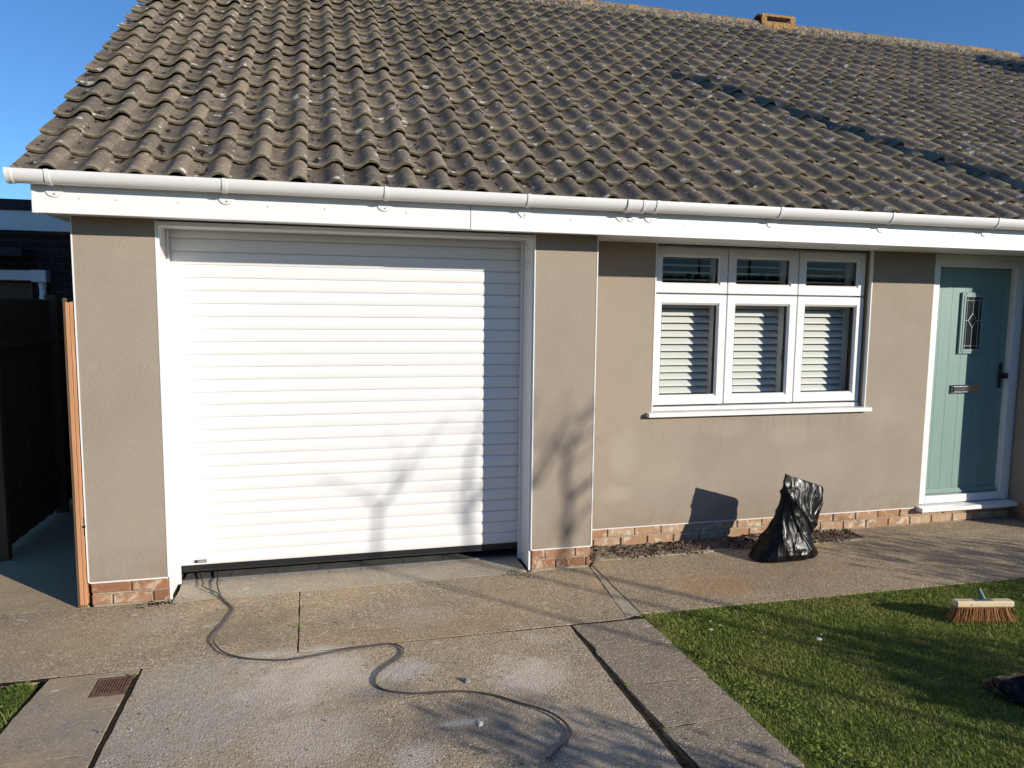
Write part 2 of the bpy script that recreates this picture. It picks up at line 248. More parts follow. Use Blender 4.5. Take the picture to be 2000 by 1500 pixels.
# ------------------------------------------------------------------ mesh helpers
class MB:
    def __init__(s): s.v = []; s.f = []; s.a = {}
    def add(s, vs, fs):
        b = len(s.v); s.v += [tuple(v) for v in vs]; s.f += [tuple(i+b for i in f) for f in fs]; return s
    def box(s, x0, x1, y0, y1, z0, z1, ch=0.):
        if ch <= 0:
            return s.add([(x0, y0, z0), (x1, y0, z0), (x1, y1, z0), (x0, y1, z0), (x0, y0, z1), (x1, y0, z1), (x1, y1, z1), (x0, y1, z1)],
                         [(0, 3, 2, 1), (4, 5, 6, 7), (0, 1, 5, 4), (1, 2, 6, 5), (2, 3, 7, 6), (3, 0, 4, 7)])
        c = ch; vs = []; idx = {}
        for ix, X in ((0, x0), (1, x1)):
            for iy, Y in ((0, y0), (1, y1)):
                for iz, Z in ((0, z0), (1, z1)):
                    sx, sy, sz = (1-2*ix)*c, (1-2*iy)*c, (1-2*iz)*c
                    for k, d in enumerate(((0, sy, sz), (sx, 0, sz), (sx, sy, 0))):
                        idx[ix, iy, iz, k] = len(vs); vs.append((X+d[0], Y+d[1], Z+d[2]))
        fs = []
        g = lambda ix, iy, iz, k: idx[ix, iy, iz, k]
        for s_ in (0, 1):
            q = [g(s_, 0, 0, 0), g(s_, 1, 0, 0), g(s_, 1, 1, 0), g(s_, 0, 1, 0)]; fs.append(q if s_ else q[::-1])
            q = [g(0, s_, 0, 1), g(1, s_, 0, 1), g(1, s_, 1, 1), g(0, s_, 1, 1)]; fs.append(q[::-1] if s_ else q)
            q = [g(0, 0, s_, 2), g(1, 0, s_, 2), g(1, 1, s_, 2), g(0, 1, s_, 2)]; fs.append(q if s_ else q[::-1])
        for a in (0, 1):
            for b in (0, 1):
                fs.append([g(0, a, b, 1), g(1, a, b, 1), g(1, a, b, 2), g(0, a, b, 2)])
                fs.append([g(a, 0, b, 0), g(a, 1, b, 0), g(a, 1, b, 2), g(a, 0, b, 2)])
                fs.append([g(a, b, 0, 0), g(a, b, 1, 0), g(a, b, 1, 1), g(a, b, 0, 1)])
                for c_ in (0, 1): fs.append([g(a, b, c_, 0), g(a, b, c_, 1), g(a, b, c_, 2)])
        seen = []
        for f in fs:
            if sorted(f) not in [sorted(q) for q in seen]: seen.append(f)
        return s.add(vs, seen)
    def prism(s, poly, axis, a, b):
        """extrude a 2-D polygon along axis (0 x,1 y,2 z) from a to b"""
        n = len(poly)
        def P(p, t): return {0: (t, p[0], p[1]), 1: (p[0], t, p[1]), 2: (p[0], p[1], t)}[axis]
        vs = [P(p, a) for p in poly]+[P(p, b) for p in poly]
        fs = [tuple(range(n)), tuple(range(2*n-1, n-1, -1))]+[(i, i+n, (i+1) % n+n, (i+1) % n) for i in range(n)]
        return s.add(vs, fs)
    def tube(s, pts, rad, n=8, caps=True):
        pts = [Vector(p) for p in pts]; rs = rad if isinstance(rad, (list, tuple)) else [rad]*len(pts); vs = []; fs = []
        up = Vector((.123, .31, .94))
        for i, p in enumerate(pts):
            d = (pts[min(i+1, len(pts)-1)]-pts[max(i-1, 0)]).normalized()
            a = d.cross(up); a = a.normalized() if a.length > 1e-4 else d.orthogonal().normalized(); b = d.cross(a)
            for k in range(n):
                t = 2*math.pi*k/n; vs.append(p+(a*math.cos(t)+b*math.sin(t))*rs[i])
        for i in range(len(pts)-1):
            for k in range(n): fs.append((i*n+k, i*n+(k+1) % n, (i+1)*n+(k+1) % n, (i+1)*n+k))
        if caps: fs += [tuple(range(n))[::-1], tuple(range((len(pts)-1)*n, len(pts)*n))]
        return s.add(vs, fs)
    def build(s, name, mat, parent=None, smooth=False, flip=True):
        me = bpy.data.meshes.new(name); me.from_pydata(s.v, [], s.f)
        if flip:
            import bmesh
            bm = bmesh.new(); bm.from_mesh(me); bmesh.ops.recalc_face_normals(bm, faces=bm.faces); bm.to_mesh(me); bm.free()
        return mk(name, me, mat, parent, smooth)
def mk(name, me, mat, parent=None, smooth=False):
    if mat and not me.materials: me.materials.append(M[mat])
    if smooth is True: me.polygons.foreach_set('use_smooth', [True]*len(me.polygons))
    elif smooth:
        me.polygons.foreach_set('use_smooth', [True]*len(me.polygons)); me.set_sharp_from_angle(angle=R(smooth))
    o = bpy.data.objects.new(name, me); COL.objects.link(o)
    if parent is not None: o.parent = parent
    return o
def np_mesh(name, V, F, attrs=None):
    """V (n,3) array, F (m,k) array of equal-sized faces"""
    me = bpy.data.meshes.new(name); V = np.asarray(V, np.float32); F = np.asarray(F, np.int32); m, k = F.shape
    me.vertices.add(len(V)); me.vertices.foreach_set('co', V.ravel()); me.loops.add(m*k); me.loops.foreach_set('vertex_index', F.ravel())
    me.polygons.add(m); me.polygons.foreach_set('loop_start', np.arange(0, m*k, k, dtype=np.int32)); me.update(calc_edges=True)
    for n, a in (attrs or {}).items():
        at = me.attributes.new(n, 'FLOAT', 'POINT'); at.data.foreach_set('value', np.asarray(a, np.float32))
    return me
def tag(o, label, cat, group=None):
    o['label'] = label; o['category'] = cat
    if group: o['group'] = group
    return o
def struct(o): o['kind'] = 'structure'; return o
def stuff(o, label=None, cat=None):
    o['kind'] = 'stuff'
    if label: o['label'] = label
    if cat: o['category'] = cat
    return o
def empty(name, loc, label=None, cat=None, group=None):
    o = bpy.data.objects.new(name, None); COL.objects.link(o); o.location = loc; o.empty_display_size = .2
    if label: tag(o, label, cat, group)
    return o
def at(parent, o):
    """keep world placement of a mesh written in world coordinates under an empty that is not at the origin"""
    o.parent = parent; o.matrix_parent_inverse = Matrix.Translation(parent.location).inverted(); return o
def fbm(x, y, z=0., o=4): return mnoise.fractal(Vector((x, y, z)), 1., 2., o)
def project(P):
    v = np.asarray(P, float)-CAM; wv = v@cF
    return 1000+FPX*(v@cR)/wv, 750-FPX*(v@cU)/wv, wv

# ================================================================== GROUND
def sheet(name, mat, x0, x1, y0, y1, z):
    return struct(MB().add([(x0, y0, z), (x1, y0, z), (x1, y1, z), (x0, y1, z)], [(0, 1, 2, 3)]).build(name, mat, flip=False))
sheet('ground', 'earth', -150, 150, -150, 150, -.075)
def jag(p, q, amp, seed, step=.035):
    L = math.dist(p, q); n = max(1, int(L/step)); out = []
    nx, ny = -(q[1]-p[1])/L, (q[0]-p[0])/L
    for i in range(n):
        t = i/n; x = p[0]+(q[0]-p[0])*t; y = p[1]+(q[1]-p[1])*t
        d = amp*(fbm(x*9+seed, y*9, seed, 4)+.5*fbm(x*40+seed, y*40, seed, 2)) if 0 < i else 0
        out.append((x+nx*d, y+ny*d))
    return out
def slab(name, mat, corners, amp=.004, seed=0, top=0., th=.07, parent=None, ch=.0008, step=.035):
    poly = []
    for i in range(len(corners)): poly += jag(corners[i], corners[(i+1) % len(corners)], amp, seed+i*3.7, step)
    n = len(poly); cx = sum(p[0] for p in poly)/n; cy = sum(p[1] for p in poly)/n
    def inset(p, d):
        L = math.hypot(p[0]-cx, p[1]-cy); return (p[0]-(p[0]-cx)/L*d, p[1]-(p[1]-cy)/L*d)
    vs = [(*inset(p, ch), top) for p in poly]+[(p[0], p[1], top-ch*.8) for p in poly]+[(p[0], p[1], top-th) for p in poly]
    fs = [tuple(range(n))]
    for k in (0, 1): fs += [(k*n+i, (k+1)*n+i, (k+1)*n+(i+1) % n, k*n+(i+1) % n) for i in range(n)]
    return MB().add(vs, fs).build(name, mat, parent)
# concrete bays of the drive
drive = struct(empty('driveway', (1.6, -1.5, 0)))
def bay(name, *a, **k): return at(drive, slab(name, *a, **k))
bay('concrete_bay', 'conc2', [(.478, -7), (2.797, -7), (2.757, -.911), (.490, -.903)], .0045, 1, top=.0)
bay('concrete_bay', 'conc', [(-4, -.90), (1.2365, -.895), (1.2225, -.032), (.34, -.055), (.32, -.008), (-.06, -.008), (-4, -.008)], .004, 5, top=-.001)
bay('concrete_bay', 'conc', [(1.2435, -.895), (3.122, -.890), (3.212, -.012), (2.76, -.012), (2.70, -.026), (1.229, -.032)], .004, 9)
bay('threshold_strip', 'strip', [(.47, -.034), (2.70, -.006), (2.755, .02), (2.755, .318), (.47, .318)], .006, 14, top=-.003, th=.06)
for (x0, x1, y0, y1, z) in ((-4, .465, -.93, -.3, -.003), (.466, 2.785, -7, -.3, -.0032), (2.786, 3.2, -.915, -.3, -.0034), (.05, .4555, -2.9, -1.16, -.0015), (2.815, 3.2, -3.5, -.925, .0004), (.34, 3.2, -.3, .0, -.0055)):
    at(drive, MB().add([(x0, y0, z), (x1, y0, z), (x1, y1, z), (x0, y1, z)], [(0, 1, 2, 3)]).build('joint_dirt', 'earth', flip=False))
# slabs flanking the drive
ys = [-.915, -1.245, -1.628, -2.0, -2.38, -2.76, -3.14, -3.52]
for i in range(7):
    bay('slab', 'slab', [(2.80+.013*i, ys[i+1]+.004), (3.24+.006*i, ys[i+1]+.004), (3.225+.006*i, ys[i]-.004), (2.772+.013*i, ys[i]-.004)], .005, 20+i*5, top=.002+.0006*i, th=.075)
yl = [-.906, -1.257, -1.632, -2.0, -2.4, -2.8]
bay('slab', 'slab2', [(.045, yl[1]+.002), (.463, yl[1]+.002), (.463, -1.152), (.302, -1.152), (.302, -.955), (.477, -.955), (.477, yl[0]), (.075, yl[0]-.01)], .003, 60, top=.001, th=.065)
for i in range(1, 5):
    bay('slab', 'slab2', [(.035, yl[i+1]+.003), (.461, yl[i+1]+.003), (.462, yl[i]-.003), (.042, yl[i]-.003)], .003, 60+i*5, top=.001+.0006*i, th=.075)
path = struct(empty('path', (4.8, -.4, 0)))
at(path, slab('concrete_bay', 'conc', [(3.24, -.842), (7.2, -.90), (14, -.95), (14, -.16), (7.36, -.16), (7.36, .08), (3.30, .085), (3.245, .02)], .004, 80))
at(path, slab('concrete_strip', 'strip', [(3.128, -.885), (3.232, -.842), (3.237, .0), (3.226, .0)], .003, 90, top=-.003))
at(path, slab('concrete_strip', 'strip', [(3.25, .088), (5.65, .088), (5.65, .125), (3.25, .13)], .012, 95, top=.004))
at(path, slab('concrete_bay', 'conc', [(5.66, .088), (7.37, .088), (7.37, .365), (5.66, .365)], .003, 97, top=-.001))
side = struct(slab('side_passage', 'side', [(-3, .0), (-.015, .0), (-.015, 3.4), (-3, 3.4)], .003, 99, top=-.004))
# soil left in the bed under the wall
def soil():
    nx, ny = 240, 34; V = []; x0, x1, y0, y1 = 3.235, 5.66, .06, .372
    for j in range(ny+1):
        for i in range(nx+1):
            x = x0+(x1-x0)*i/nx; v = j/ny; y = y0+(y1-y0)*v
            prof = math.sin(math.pi*min(1, v*.9+.02))**.7*(.6+.4*math.sin(x*4+1))
            end = min(1, (x-x0)/.06+.25, max(0, (x1-x))/.3)
            h = (.042*prof+.028*fbm(x*14, y*14, 3, 5)*min(1, v*3)+.014*abs(fbm(x*45, y*45, 9, 3)))*end
            edge = .03*fbm(x*6, 0, 2)
            if v < .12: h -= .02*(1-v/.12)
            V.append((x, y+edge*(1-v), -.012+h))
    F = [(j*(nx+1)+i, j*(nx+1)+i+1, (j+1)*(nx+1)+i+1, (j+1)*(nx+1)+i) for j in range(ny) for i in range(nx)]
    o = mk('loose_soil', np_mesh('loose_soil', V, F), 'soil', None, True); stuff(o, 'strip of loose brown soil at the foot of the window wall', 'soil')
    V = []; F = []
    for k in range(900):
        x = random.uniform(3.25, 5.62); y = random.uniform(.05, .34)
        if fbm(x*5, y*5, 1) < -.15: continue
        r = random.uniform(.004, .014)*(1.6 if random.random() < .08 else 1); z = .022*math.sin(math.pi*min(1, (y-.03)/.33))+r*.4+.006
        b = len(V)
        for d in ((1, 0, 0), (-1, 0, 0), (0, 1, 0), (0, -1, 0), (0, 0, 1), (0, 0, -1)):
            V.append((x+d[0]*r*random.uniform(.6, 1.3), y+d[1]*r*random.uniform(.6, 1.3), z+d[2]*r*random.uniform(.5, .9)))
        F += [(b+i, b+j, b+q) for i in (0, 1) for j in (2, 3) for q in (4, 5)]
    c = mk('soil_clods', np_mesh('soil_clods', V, F), 'soil'); stuff(c, 'crumbs and clods scattered on the soil strip', 'soil')
soil()
# lawn
struct(slab('lawn', 'lawn', [(3.262, -6.5), (13, -6.5), (13, -.96), (7.2, -.915), (3.25, -.855), (3.258, -2.4)], .01, 120, top=-.012, th=.05))
struct(slab('verge', 'lawn', [(-4, -6), (.02, -6), (.03, -.935), (-4, -.93)], .006, 130, top=-.012, th=.05))
def grass(name, label, pts, hmin, hmax, lean):
    n = len(pts); P = np.array(pts); h = RNG.uniform(hmin, hmax, n); a = RNG.uniform(0, 2*math.pi, n); ln = RNG.uniform(.2, 1, n)*lean*h
    ta = a+RNG.normal(0, .8, n); wd = RNG.uniform(.0010, .0023, n)
    dx, dy = np.cos(ta), np.sin(ta); px, py = np.cos(a+1.5), np.sin(a+1.5)
    h = np.where(RNG.random(n) < .03, h*1.9, h); z0 = np.full(n, -.013); V = np.zeros((n, 5, 3))
    for k, (t, wk) in enumerate(((0, 1), (0, -1), (.55, -.75), (.55, .75), (1, 0))):
        V[:, k, 0] = P[:, 0]+dx*ln*t**1.7+px*wd*wk; V[:, k, 1] = P[:, 1]+dy*ln*t**1.7+py*wd*wk; V[:, k, 2] = z0+h*t*(1-.25*t*lean)
    b = (np.arange(n)*5)[:, None]
    F = np.concatenate([b+np.array([[0, 1, 2]]), b+np.array([[0, 2, 3]]), b+np.array([[3, 2, 4]])])
    tv = np.repeat(np.clip(RNG.normal(.42, .24, n), 0, 1), 5)
    o = mk(name, np_mesh(name, V.reshape(-1, 3), F, {'tv': tv}), 'grass'); return stuff(o, label, 'grass')
pts = []
while len(pts) < 190000:
    x = random.uniform(3.255, 7.6); y = random.uniform(-3.4, -.86)
    if y > -.85-.012*(x-3.25) - .012+.006*fbm(x*12, 0): continue
    if random.random() > (1 if x < 6.4 and y > -2.75 else .3): continue
    if fbm(x*5, y*5, 4) < -.45 and random.random() < .5: continue
    pts.append((x, y))
for k in range(14000):    # dense ragged fringe along the paving
    if random.random() < .6:
        y = random.uniform(-3, -.86); pts.append((3.262+abs(random.gauss(0, .03))-.022, y))
    else:
        x = random.uniform(3.25, 7); pts.append((x, -.862-.0125*(x-3.25)-abs(random.gauss(0, .025))+.012))
grass('grass', 'short mown green lawn to the right of the drive', pts, .010, .026, 1.1)
pts = []
for k in range(9000): pts.append((random.uniform(-1.2, .028), random.uniform(-2.2, -.95)))
grass('verge_grass', 'scrap of grass at the left edge beside the grey slabs', pts, .02, .055, 1.)
def weeds(name, spots, label):
    V = []; F = []; tv = []
    for (x, y, r, n) in spots:
        for k in range(n):
            a = random.uniform(0, 6.28); d = r*math.sqrt(random.random()); cx, cy = x+d*math.cos(a), y+d*math.sin(a); s = random.uniform(.003, .008); z = random.uniform(.006, .026); tl = random.uniform(-.5, .5); b = len(V)
            q = random.uniform(0, 6.28)
            for t in range(6):
                an = q+t*math.pi/3; V.append((cx+math.cos(an)*s, cy+math.sin(an)*s*.8, z+math.sin(an)*s*tl))
            F.append(tuple(b+i for i in range(6))); tv += [random.uniform(.05, .5)]*6
    o = mk(name, np_mesh(name, V, F, {'tv': tv}), 'grass'); return stuff(o, label, 'weeds')
weeds('clover', [(3.33, -1.47, .07, 120), (3.40, -1.62, .06, 90), (3.36, -1.85, .10, 240), (3.46, -1.95, .08, 120), (3.42, -2.3, .1, 200), (3.6, -1.02, .1, 120), (3.9, -1.02, .08, 80), (3.37, -1.08, .09, 120), (4.9, -.98, .12, 100), (3.5, -2.5, .1, 160)], 'dark clover patches along the edge of the lawn')
weeds('joint_weeds', [(2.80, -1.63, .008, 14), (2.815, -2.02, .008, 10), (.47, -1.0, .008, 12), (.465, -1.5, .008, 8), (3.2, -.9, .02, 18), (1.233, -.6, .006, 8), (3.24, -.3, .006, 8)], 'tiny weeds growing in the paving joints')
weeds('weeds', [(-.02, -1.0, .06, 120), (-.05, -1.15, .08, 160), (-.1, -1.3, .08, 160)], 'leafy weeds in the grass scrap at the left edge')

# ================================================================== HOUSE
W1, P0, P1, D, DG = .4464, 2.7801, 3.228, .361, .302
ZS, ZF, OV = .150, 2.316, .2307
RP = .5801; TR = math.tan(RP); CR, SR = math.cos(RP), math.sin(RP)
XE = 13.4; YR = 4.577; WING = -.14; XW = 7.385
house = empty('bungalow', (0, 0, 0), 'single storey bungalow with beige rendered walls, white trim and a mossy pantile roof', 'house')
def H(mb, name, mat, parent=house, smooth=False): return mb.build(name, mat, parent, smooth)
def roofz(y): return 2.5418+TR*(y+.27)
ST = ZF+.012          # soffit underside
def wall_cells(xs, zs, holes, y0, y1, z0s=None):
    mb = MB(); nx, nz = len(xs)-1, len(zs)-1; S = {(i, j) for i in range(nx) for j in range(nz)}-set(holes)
    vid = {}
    def v(i, j, b):
        if (i, j, b) not in vid: vid[i, j, b] = len(mb.v); mb.v.append((xs[i], (y0, y1)[b], zs[j]))
        return vid[i, j, b]
    for (i, j) in S:
        mb.f.append((v(i, j, 0), v(i+1, j, 0), v(i+1, j+1, 0), v(i, j+1, 0))); mb.f.append((v(i, j, 1), v(i, j+1, 1), v(i+1, j+1, 1), v(i+1, j, 1)))
        for di, dj, a, b in ((-1, 0, (i, j), (i, j+1)), (1, 0, (i+1, j), (i+1, j+1)), (0, -1, (i, j), (i+1, j)), (0, 1, (i, j+1), (i+1, j+1))):
            if (i+di, j+dj) not in S: mb.f.append((v(*a, 0), v(*b, 0), v(*b, 1), v(*a, 1)))
    return mb
WT = ST-.002
H(MB().box(0, W1, 0, .42, ZS, WT), 'pier', 'render')
H(MB().box(P0, P1, 0, .42, ZS, WT), 'pier', 'render')
WX0, WX1, WZ0 = 3.838, 5.765, 1.045; DX0, DX1 = 6.385, XW-.002
H(wall_cells([P1+.001, WX0, WX1, DX0, DX1], [ZS, WZ0, WT], [(1, 1), (3, 0), (3, 1)], D, D+.27), 'wall', 'render')
H(MB().box(XW, XE, WING, 1.2, ZS, WT), 'wing_wall', 'render')
# left flank, gable, back and right walls, partitions (close the shell)
yb = 2*YR+.0
H(MB().prism([(.421, -.05), (.421, 2.35), (.45, roofz(.45)-.16), (YR, roofz(YR)-.16), (yb-.3, roofz(.3)-.16), (yb-.3, -.05)], 0, 0, .22), 'gable_wall', 'render')
H(MB().prism([(1.21, -.05), (1.21, roofz(1.21)-.16), (YR, roofz(YR)-.16), (yb-.3, roofz(.3)-.16), (yb-.3, -.05)], 0, XE-.22, XE), 'gable_wall', 'render')
H(MB().box(.23, XE-.23, yb-.55, yb-.31, -.05, 2.5), 'rear_wall', 'render')
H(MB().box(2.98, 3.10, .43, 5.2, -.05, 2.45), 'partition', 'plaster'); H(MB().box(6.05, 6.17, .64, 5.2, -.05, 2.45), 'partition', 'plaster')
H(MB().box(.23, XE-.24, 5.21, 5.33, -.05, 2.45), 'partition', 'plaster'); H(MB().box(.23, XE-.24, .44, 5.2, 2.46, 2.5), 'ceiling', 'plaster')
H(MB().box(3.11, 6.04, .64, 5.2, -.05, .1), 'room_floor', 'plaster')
# beads
def bead(x0, x1, y0, y1, z0, z1): H(MB().box(x0, x1, y0, y1, z0, z1), 'render_bead', 'pvc')
bead(-.003, .005, -.003, .02, ZS, WT); bead(W1-.004, W1+.003, -.003, .02, ZS, WT); bead(0.006, W1-.005, -.004, .02, ZS-.006, ZS+.002)
bead(P0-.003, P0+.004, -.003, .02, ZS, WT); bead(P1-.005, P1+.003, -.003, .02, ZS, WT); bead(P0+.005, P1-.006, -.004, .02, ZS-.006, ZS+.002)
bead(P1+.004, DX0-.01, D-.004, D+.02, ZS-.006, ZS+.001)
bead(WX0-.006, WX0+.003, D-.003, D+.03, WZ0, WT); bead(WX1-.003, WX1+.006, D-.003, D+.03, WZ0, WT)
bead(XW-.004, XW+.003, WING-.003, WING+.02, ZS, WT)
# plinth bricks
def bricks(x0, x1, yf, zc, mat, offs, depth=.09, axis=0, x_fix=0, jl=.215, sx=1):
    pitch = jl+.010
    for c, z in enumerate(zc):
        x = x0+offs[c]
        while x < x1-.02:
            a, b = max(x, x0), min(x+jl, x1)
            if b-a > .025:
                j = random.uniform(-.003, .004); dz = random.uniform(-.002, .002)
                mb = MB()
                if axis == 0: mb.box(a, b, yf+j, yf+depth, z+dz, z+.064+dz, .004)
                else: mb.box(x_fix+j, x_fix+depth, a, b, z+dz, z+.064+dz, .004)
                vs = []
                for v in mb.v: vs.append((v[0]+.0025*fbm(v[0]*31, v[2]*60, v[1]*30), v[1]+.0025*fbm(v[0]*30+9, v[2]*30, v[1]*20), v[2]+.0025*fbm(v[0]*25, v[2]*35+4, 7)))
                mb.v = vs; H(mb, 'brick', mat)
            x += pitch
Z2 = (.003, .078)
bricks(.012, W1-.003, .006, Z2, 'brick', (-.105, .0)); H(MB().box(.018, W1-.006, .016, .40, -.06, ZS-.007), 'mortar_bed', 'mortar')
bricks(P0+.008, P1-.005, .006, Z2, 'brick', (-.045, -.125)); H(MB().box(P0+.012, P1-.012, .016, .40, -.06, ZS-.007), 'mortar_bed', 'mortar')
bricks(P1-.004+.0, XW-.01, D+.006, Z2, 'brickw', (-.06, -.17)); H(MB().box(P1+.002, XW-.012, D+.017, D+.26, -.06, ZS-.007), 'mortar_bed', 'mortar')
bricks(WING+.006, D+.0, 0, Z2, 'brick', (0, -.11), axis=1, x_fix=XW+.006); H(MB().box(XW+.016, XW+.2, WING+.02, D+.1, -.06, ZS-.007), 'mortar_bed', 'mortar')
bricks(XW+.012, 9.5, WING+.006, Z2, 'brick', (0, -.11)); H(MB().box(XW+.21, XE-.02, WING+.016, 1.1, -.06, ZS-.007), 'mortar_bed', 'mortar')
# fascia, soffit, gutter
XL = -.117
fa = empty('fascia', (0, 0, 0)); fa.parent = house
H(MB().box(XL+.03, 2.2915, -OV, -OV+.02, ZF, 2.478, .002), 'board', 'pvc', fa); H(MB().box(2.2945, 7.2, -OV-.001, -OV+.02, ZF-.003, 2.478, .002), 'board', 'pvc', fa)
H(MB().box(7.203, XE, -OV, -OV+.02, ZF, 2.478, .002), 'board', 'pvc', fa)
H(MB().box(XL, XL+.03, -OV-.004, -OV+.022, ZF-.002, 2.50, .003), 'corner_trim', 'pvc', fa)
for x in (.12, .30, .62, 1.1, 1.42, 1.9, 2.62, 2.95, 3.75, 4.0, 4.25, 4.66, 4.95, 5.22, 5.55, 5.95, 6.35, 6.8):
    H(MB().tube([(x, -OV-.0055, 2.402), (x, -OV+.003, 2.402)], .0045, 8), 'nail_cap', 'pvc', fa)
sof = empty('soffit', (0, 0, 0)); sof.parent = house
for i in range(7):   # grooved hollow soffit: long strips running with the eaves
    y0 = -OV+.021+i*.085
    H(MB().box(XL+.02 if y0 < 0 else XL+.02, XE, y0, y0+.083, ST, ST+.012, .0015), 'strip', 'pvc', sof)
H(MB().prism([(-OV+.02, ST+.0), (-OV+.02, 2.47), (.42, roofz(.42)-.10), (.42, ST)], 0, XL, XL+.018), 'box_end', 'pvc', sof)
H(MB().prism([(.421, roofz(.421)-.25), (.421, roofz(.421)-.06), (YR, roofz(YR)-.06), (YR, roofz(YR)-.25)], 0, XL, XL+.018), 'barge_board', 'pvc', sof)
gut = empty('gutter', (0, 0, 0)); gut.parent = house
GY, GZ, GR = -.292, 2.516, .056
def halfround(x0, x1, r0, r1, y=GY, z=GZ, a0=0, n=18, lip=0.):
    pr = [(y-r1*math.cos(math.pi*k/n), z-r1*1.02*math.sin(math.pi*k/n)) for k in range(n+1)]
    pr = [(pr[0][0], z+.012+lip)]+pr+[(pr[-1][0], z+.012+lip)]
    pi_ = [(y-r0*math.cos(math.pi*k/n), z-r0*1.02*math.sin(math.pi*k/n)) for k in range(n+1)]
    pi_ = [(pi_[0][0], z+.012+lip)]+pi_+[(pi_[-1][0], z+.012+lip)]
    m = len(pr); vs = [(x, *p) for x in (x0, x1) for p in pr+pi_]; fs = []
    for i in range(m-1):
        fs += [(i, i+1, 2*m+i+1, 2*m+i), (m+i, 3*m+i, 3*m+i+1, m+i+1), (i, m+i, m+i+1, i+1), (2*m+i, 2*m+i+1, 3*m+i+1, 3*m+i)]
    for i in (0, m-1): fs.append((i, 2*m+i, 3*m+i, m+i))
    return MB().add(vs, fs)
H(halfround(-.185, 3.352, GR-.003, GR), 'channel', 'pvc2', gut, 35); H(halfround(3.358, XE, GR-.003, GR), 'channel', 'pvc2', gut, 35)
cap = halfround(-.196, -.168, GR-.001, GR+.004); H(cap, 'end_cap', 'pvc2', gut, 35)
H(MB().prism([(GY-(GR+.006)*math.cos(math.pi*k/18), GZ+.012 if k in (0, 18) else GZ-(GR+.006)*math.sin(math.pi*k/18)) for k in range(19)], 0, -.199, -.192), 'end_plate', 'pvc2', gut, 35)
H(halfround(3.292, 3.312, GR+.001, GR+.008), 'union_ring', 'pvc2', gut, 35); H(halfround(3.313, 3.398, GR+.001, GR+.004), 'union_sleeve', 'pvc2', gut, 35); H(halfround(3.399, 3.419, GR+.001, GR+.008), 'union_ring', 'pvc2', gut, 35)
def bracket(x, pl=True):
    o = H(halfround(x-.011, x+.011, GR+.0006, GR+.005, lip=.002), 'bracket', 'pvc2', gut, 35)
for x in (-.002, .874, 1.768, 2.64, 3.504, 4.417, 5.318, 6.248, 7.15, 8.05): bracket(x)
for x in (-.002, .874, 1.768, 2.64, 3.30, 3.375, 3.504, 4.417, 5.318, 6.248, 7.15, 8.05):
    pl = [(x+.042*math.cos(math.pi+math.pi*k/12), 2.432+.030*math.sin(math.pi+math.pi*k/12)) for k in range(13)]+[(x+.03, 2.47), (x-.03, 2.47)]
    H(MB().prism(pl, 1, -OV-.007, -OV-.0015), 'bracket_plate', 'pvc2', gut)
    H(MB().tube([(x, -OV-.0105, 2.418), (x, -OV-.0075, 2.418)], .0045, 8), 'screw', 'alu', gut)
# ---------------------------------------------------------------- roof
roof = empty('roof', (0, 0, 0)); roof.parent = house
def rp(x, s, n): return (x, -.27+CR*s-SR*n, 2.5418+SR*s+CR*n)
SL = (YR+.27)/CR
H(MB().add([rp(-.15, .03, -.055), rp(XE, .03, -.055), rp(XE, SL-.03, -.055), rp(-.15, SL-.03, -.055), rp(-.15, .03, -.085), rp(XE, .03, -.085), rp(XE, SL-.03, -.085), rp(-.15, SL-.03, -.085)],
       [(0, 1, 2, 3), (4, 7, 6, 5), (0, 4, 5, 1), (1, 5, 6, 2), (2, 6, 7, 3), (3, 7, 4, 0)]), 'underlay', 'felt', roof)
# back slope, plain (faces away)
H(MB().add([(-.18, YR+.0, roofz(YR)-.02), (XE, YR, roofz(YR)-.02), (XE, yb+.2, roofz(-.2)-.02), (-.18, yb+.2, roofz(-.2)-.02), (-.18, YR, roofz(YR)-.09), (XE, YR, roofz(YR)-.09), (XE, yb+.2, roofz(-.2)-.09), (-.18, yb+.2, roofz(-.2)-.09)],
       [(0, 1, 2, 3), (4, 7, 6, 5), (0, 4, 5, 1), (1, 5, 6, 2), (2, 6, 7, 3), (3, 7, 4, 0)]), 'rear_slope', 'tile', roof)
TW, TG, TL = .215, .2845, .365
us = np.array([0, .06, .13, .21, .30, .40, .48, .55, .61, .67, .73, .80, .86, .91, .955, 1.0, 1.03])
def prof(u):
    # trough on the left, bold roll on the right
    t = .012*np.clip((.34-u)/.34, 0, 1)**2
    up = .026-.026*np.cos(np.pi*np.clip((u-.34)/.46, 0, 1))
    dn = np.where(u > .84, .030*(np.clip((u-.84)/.19, 0, 1.2))**1.7, 0)
    return np.where(u < .34, t, up-dn)
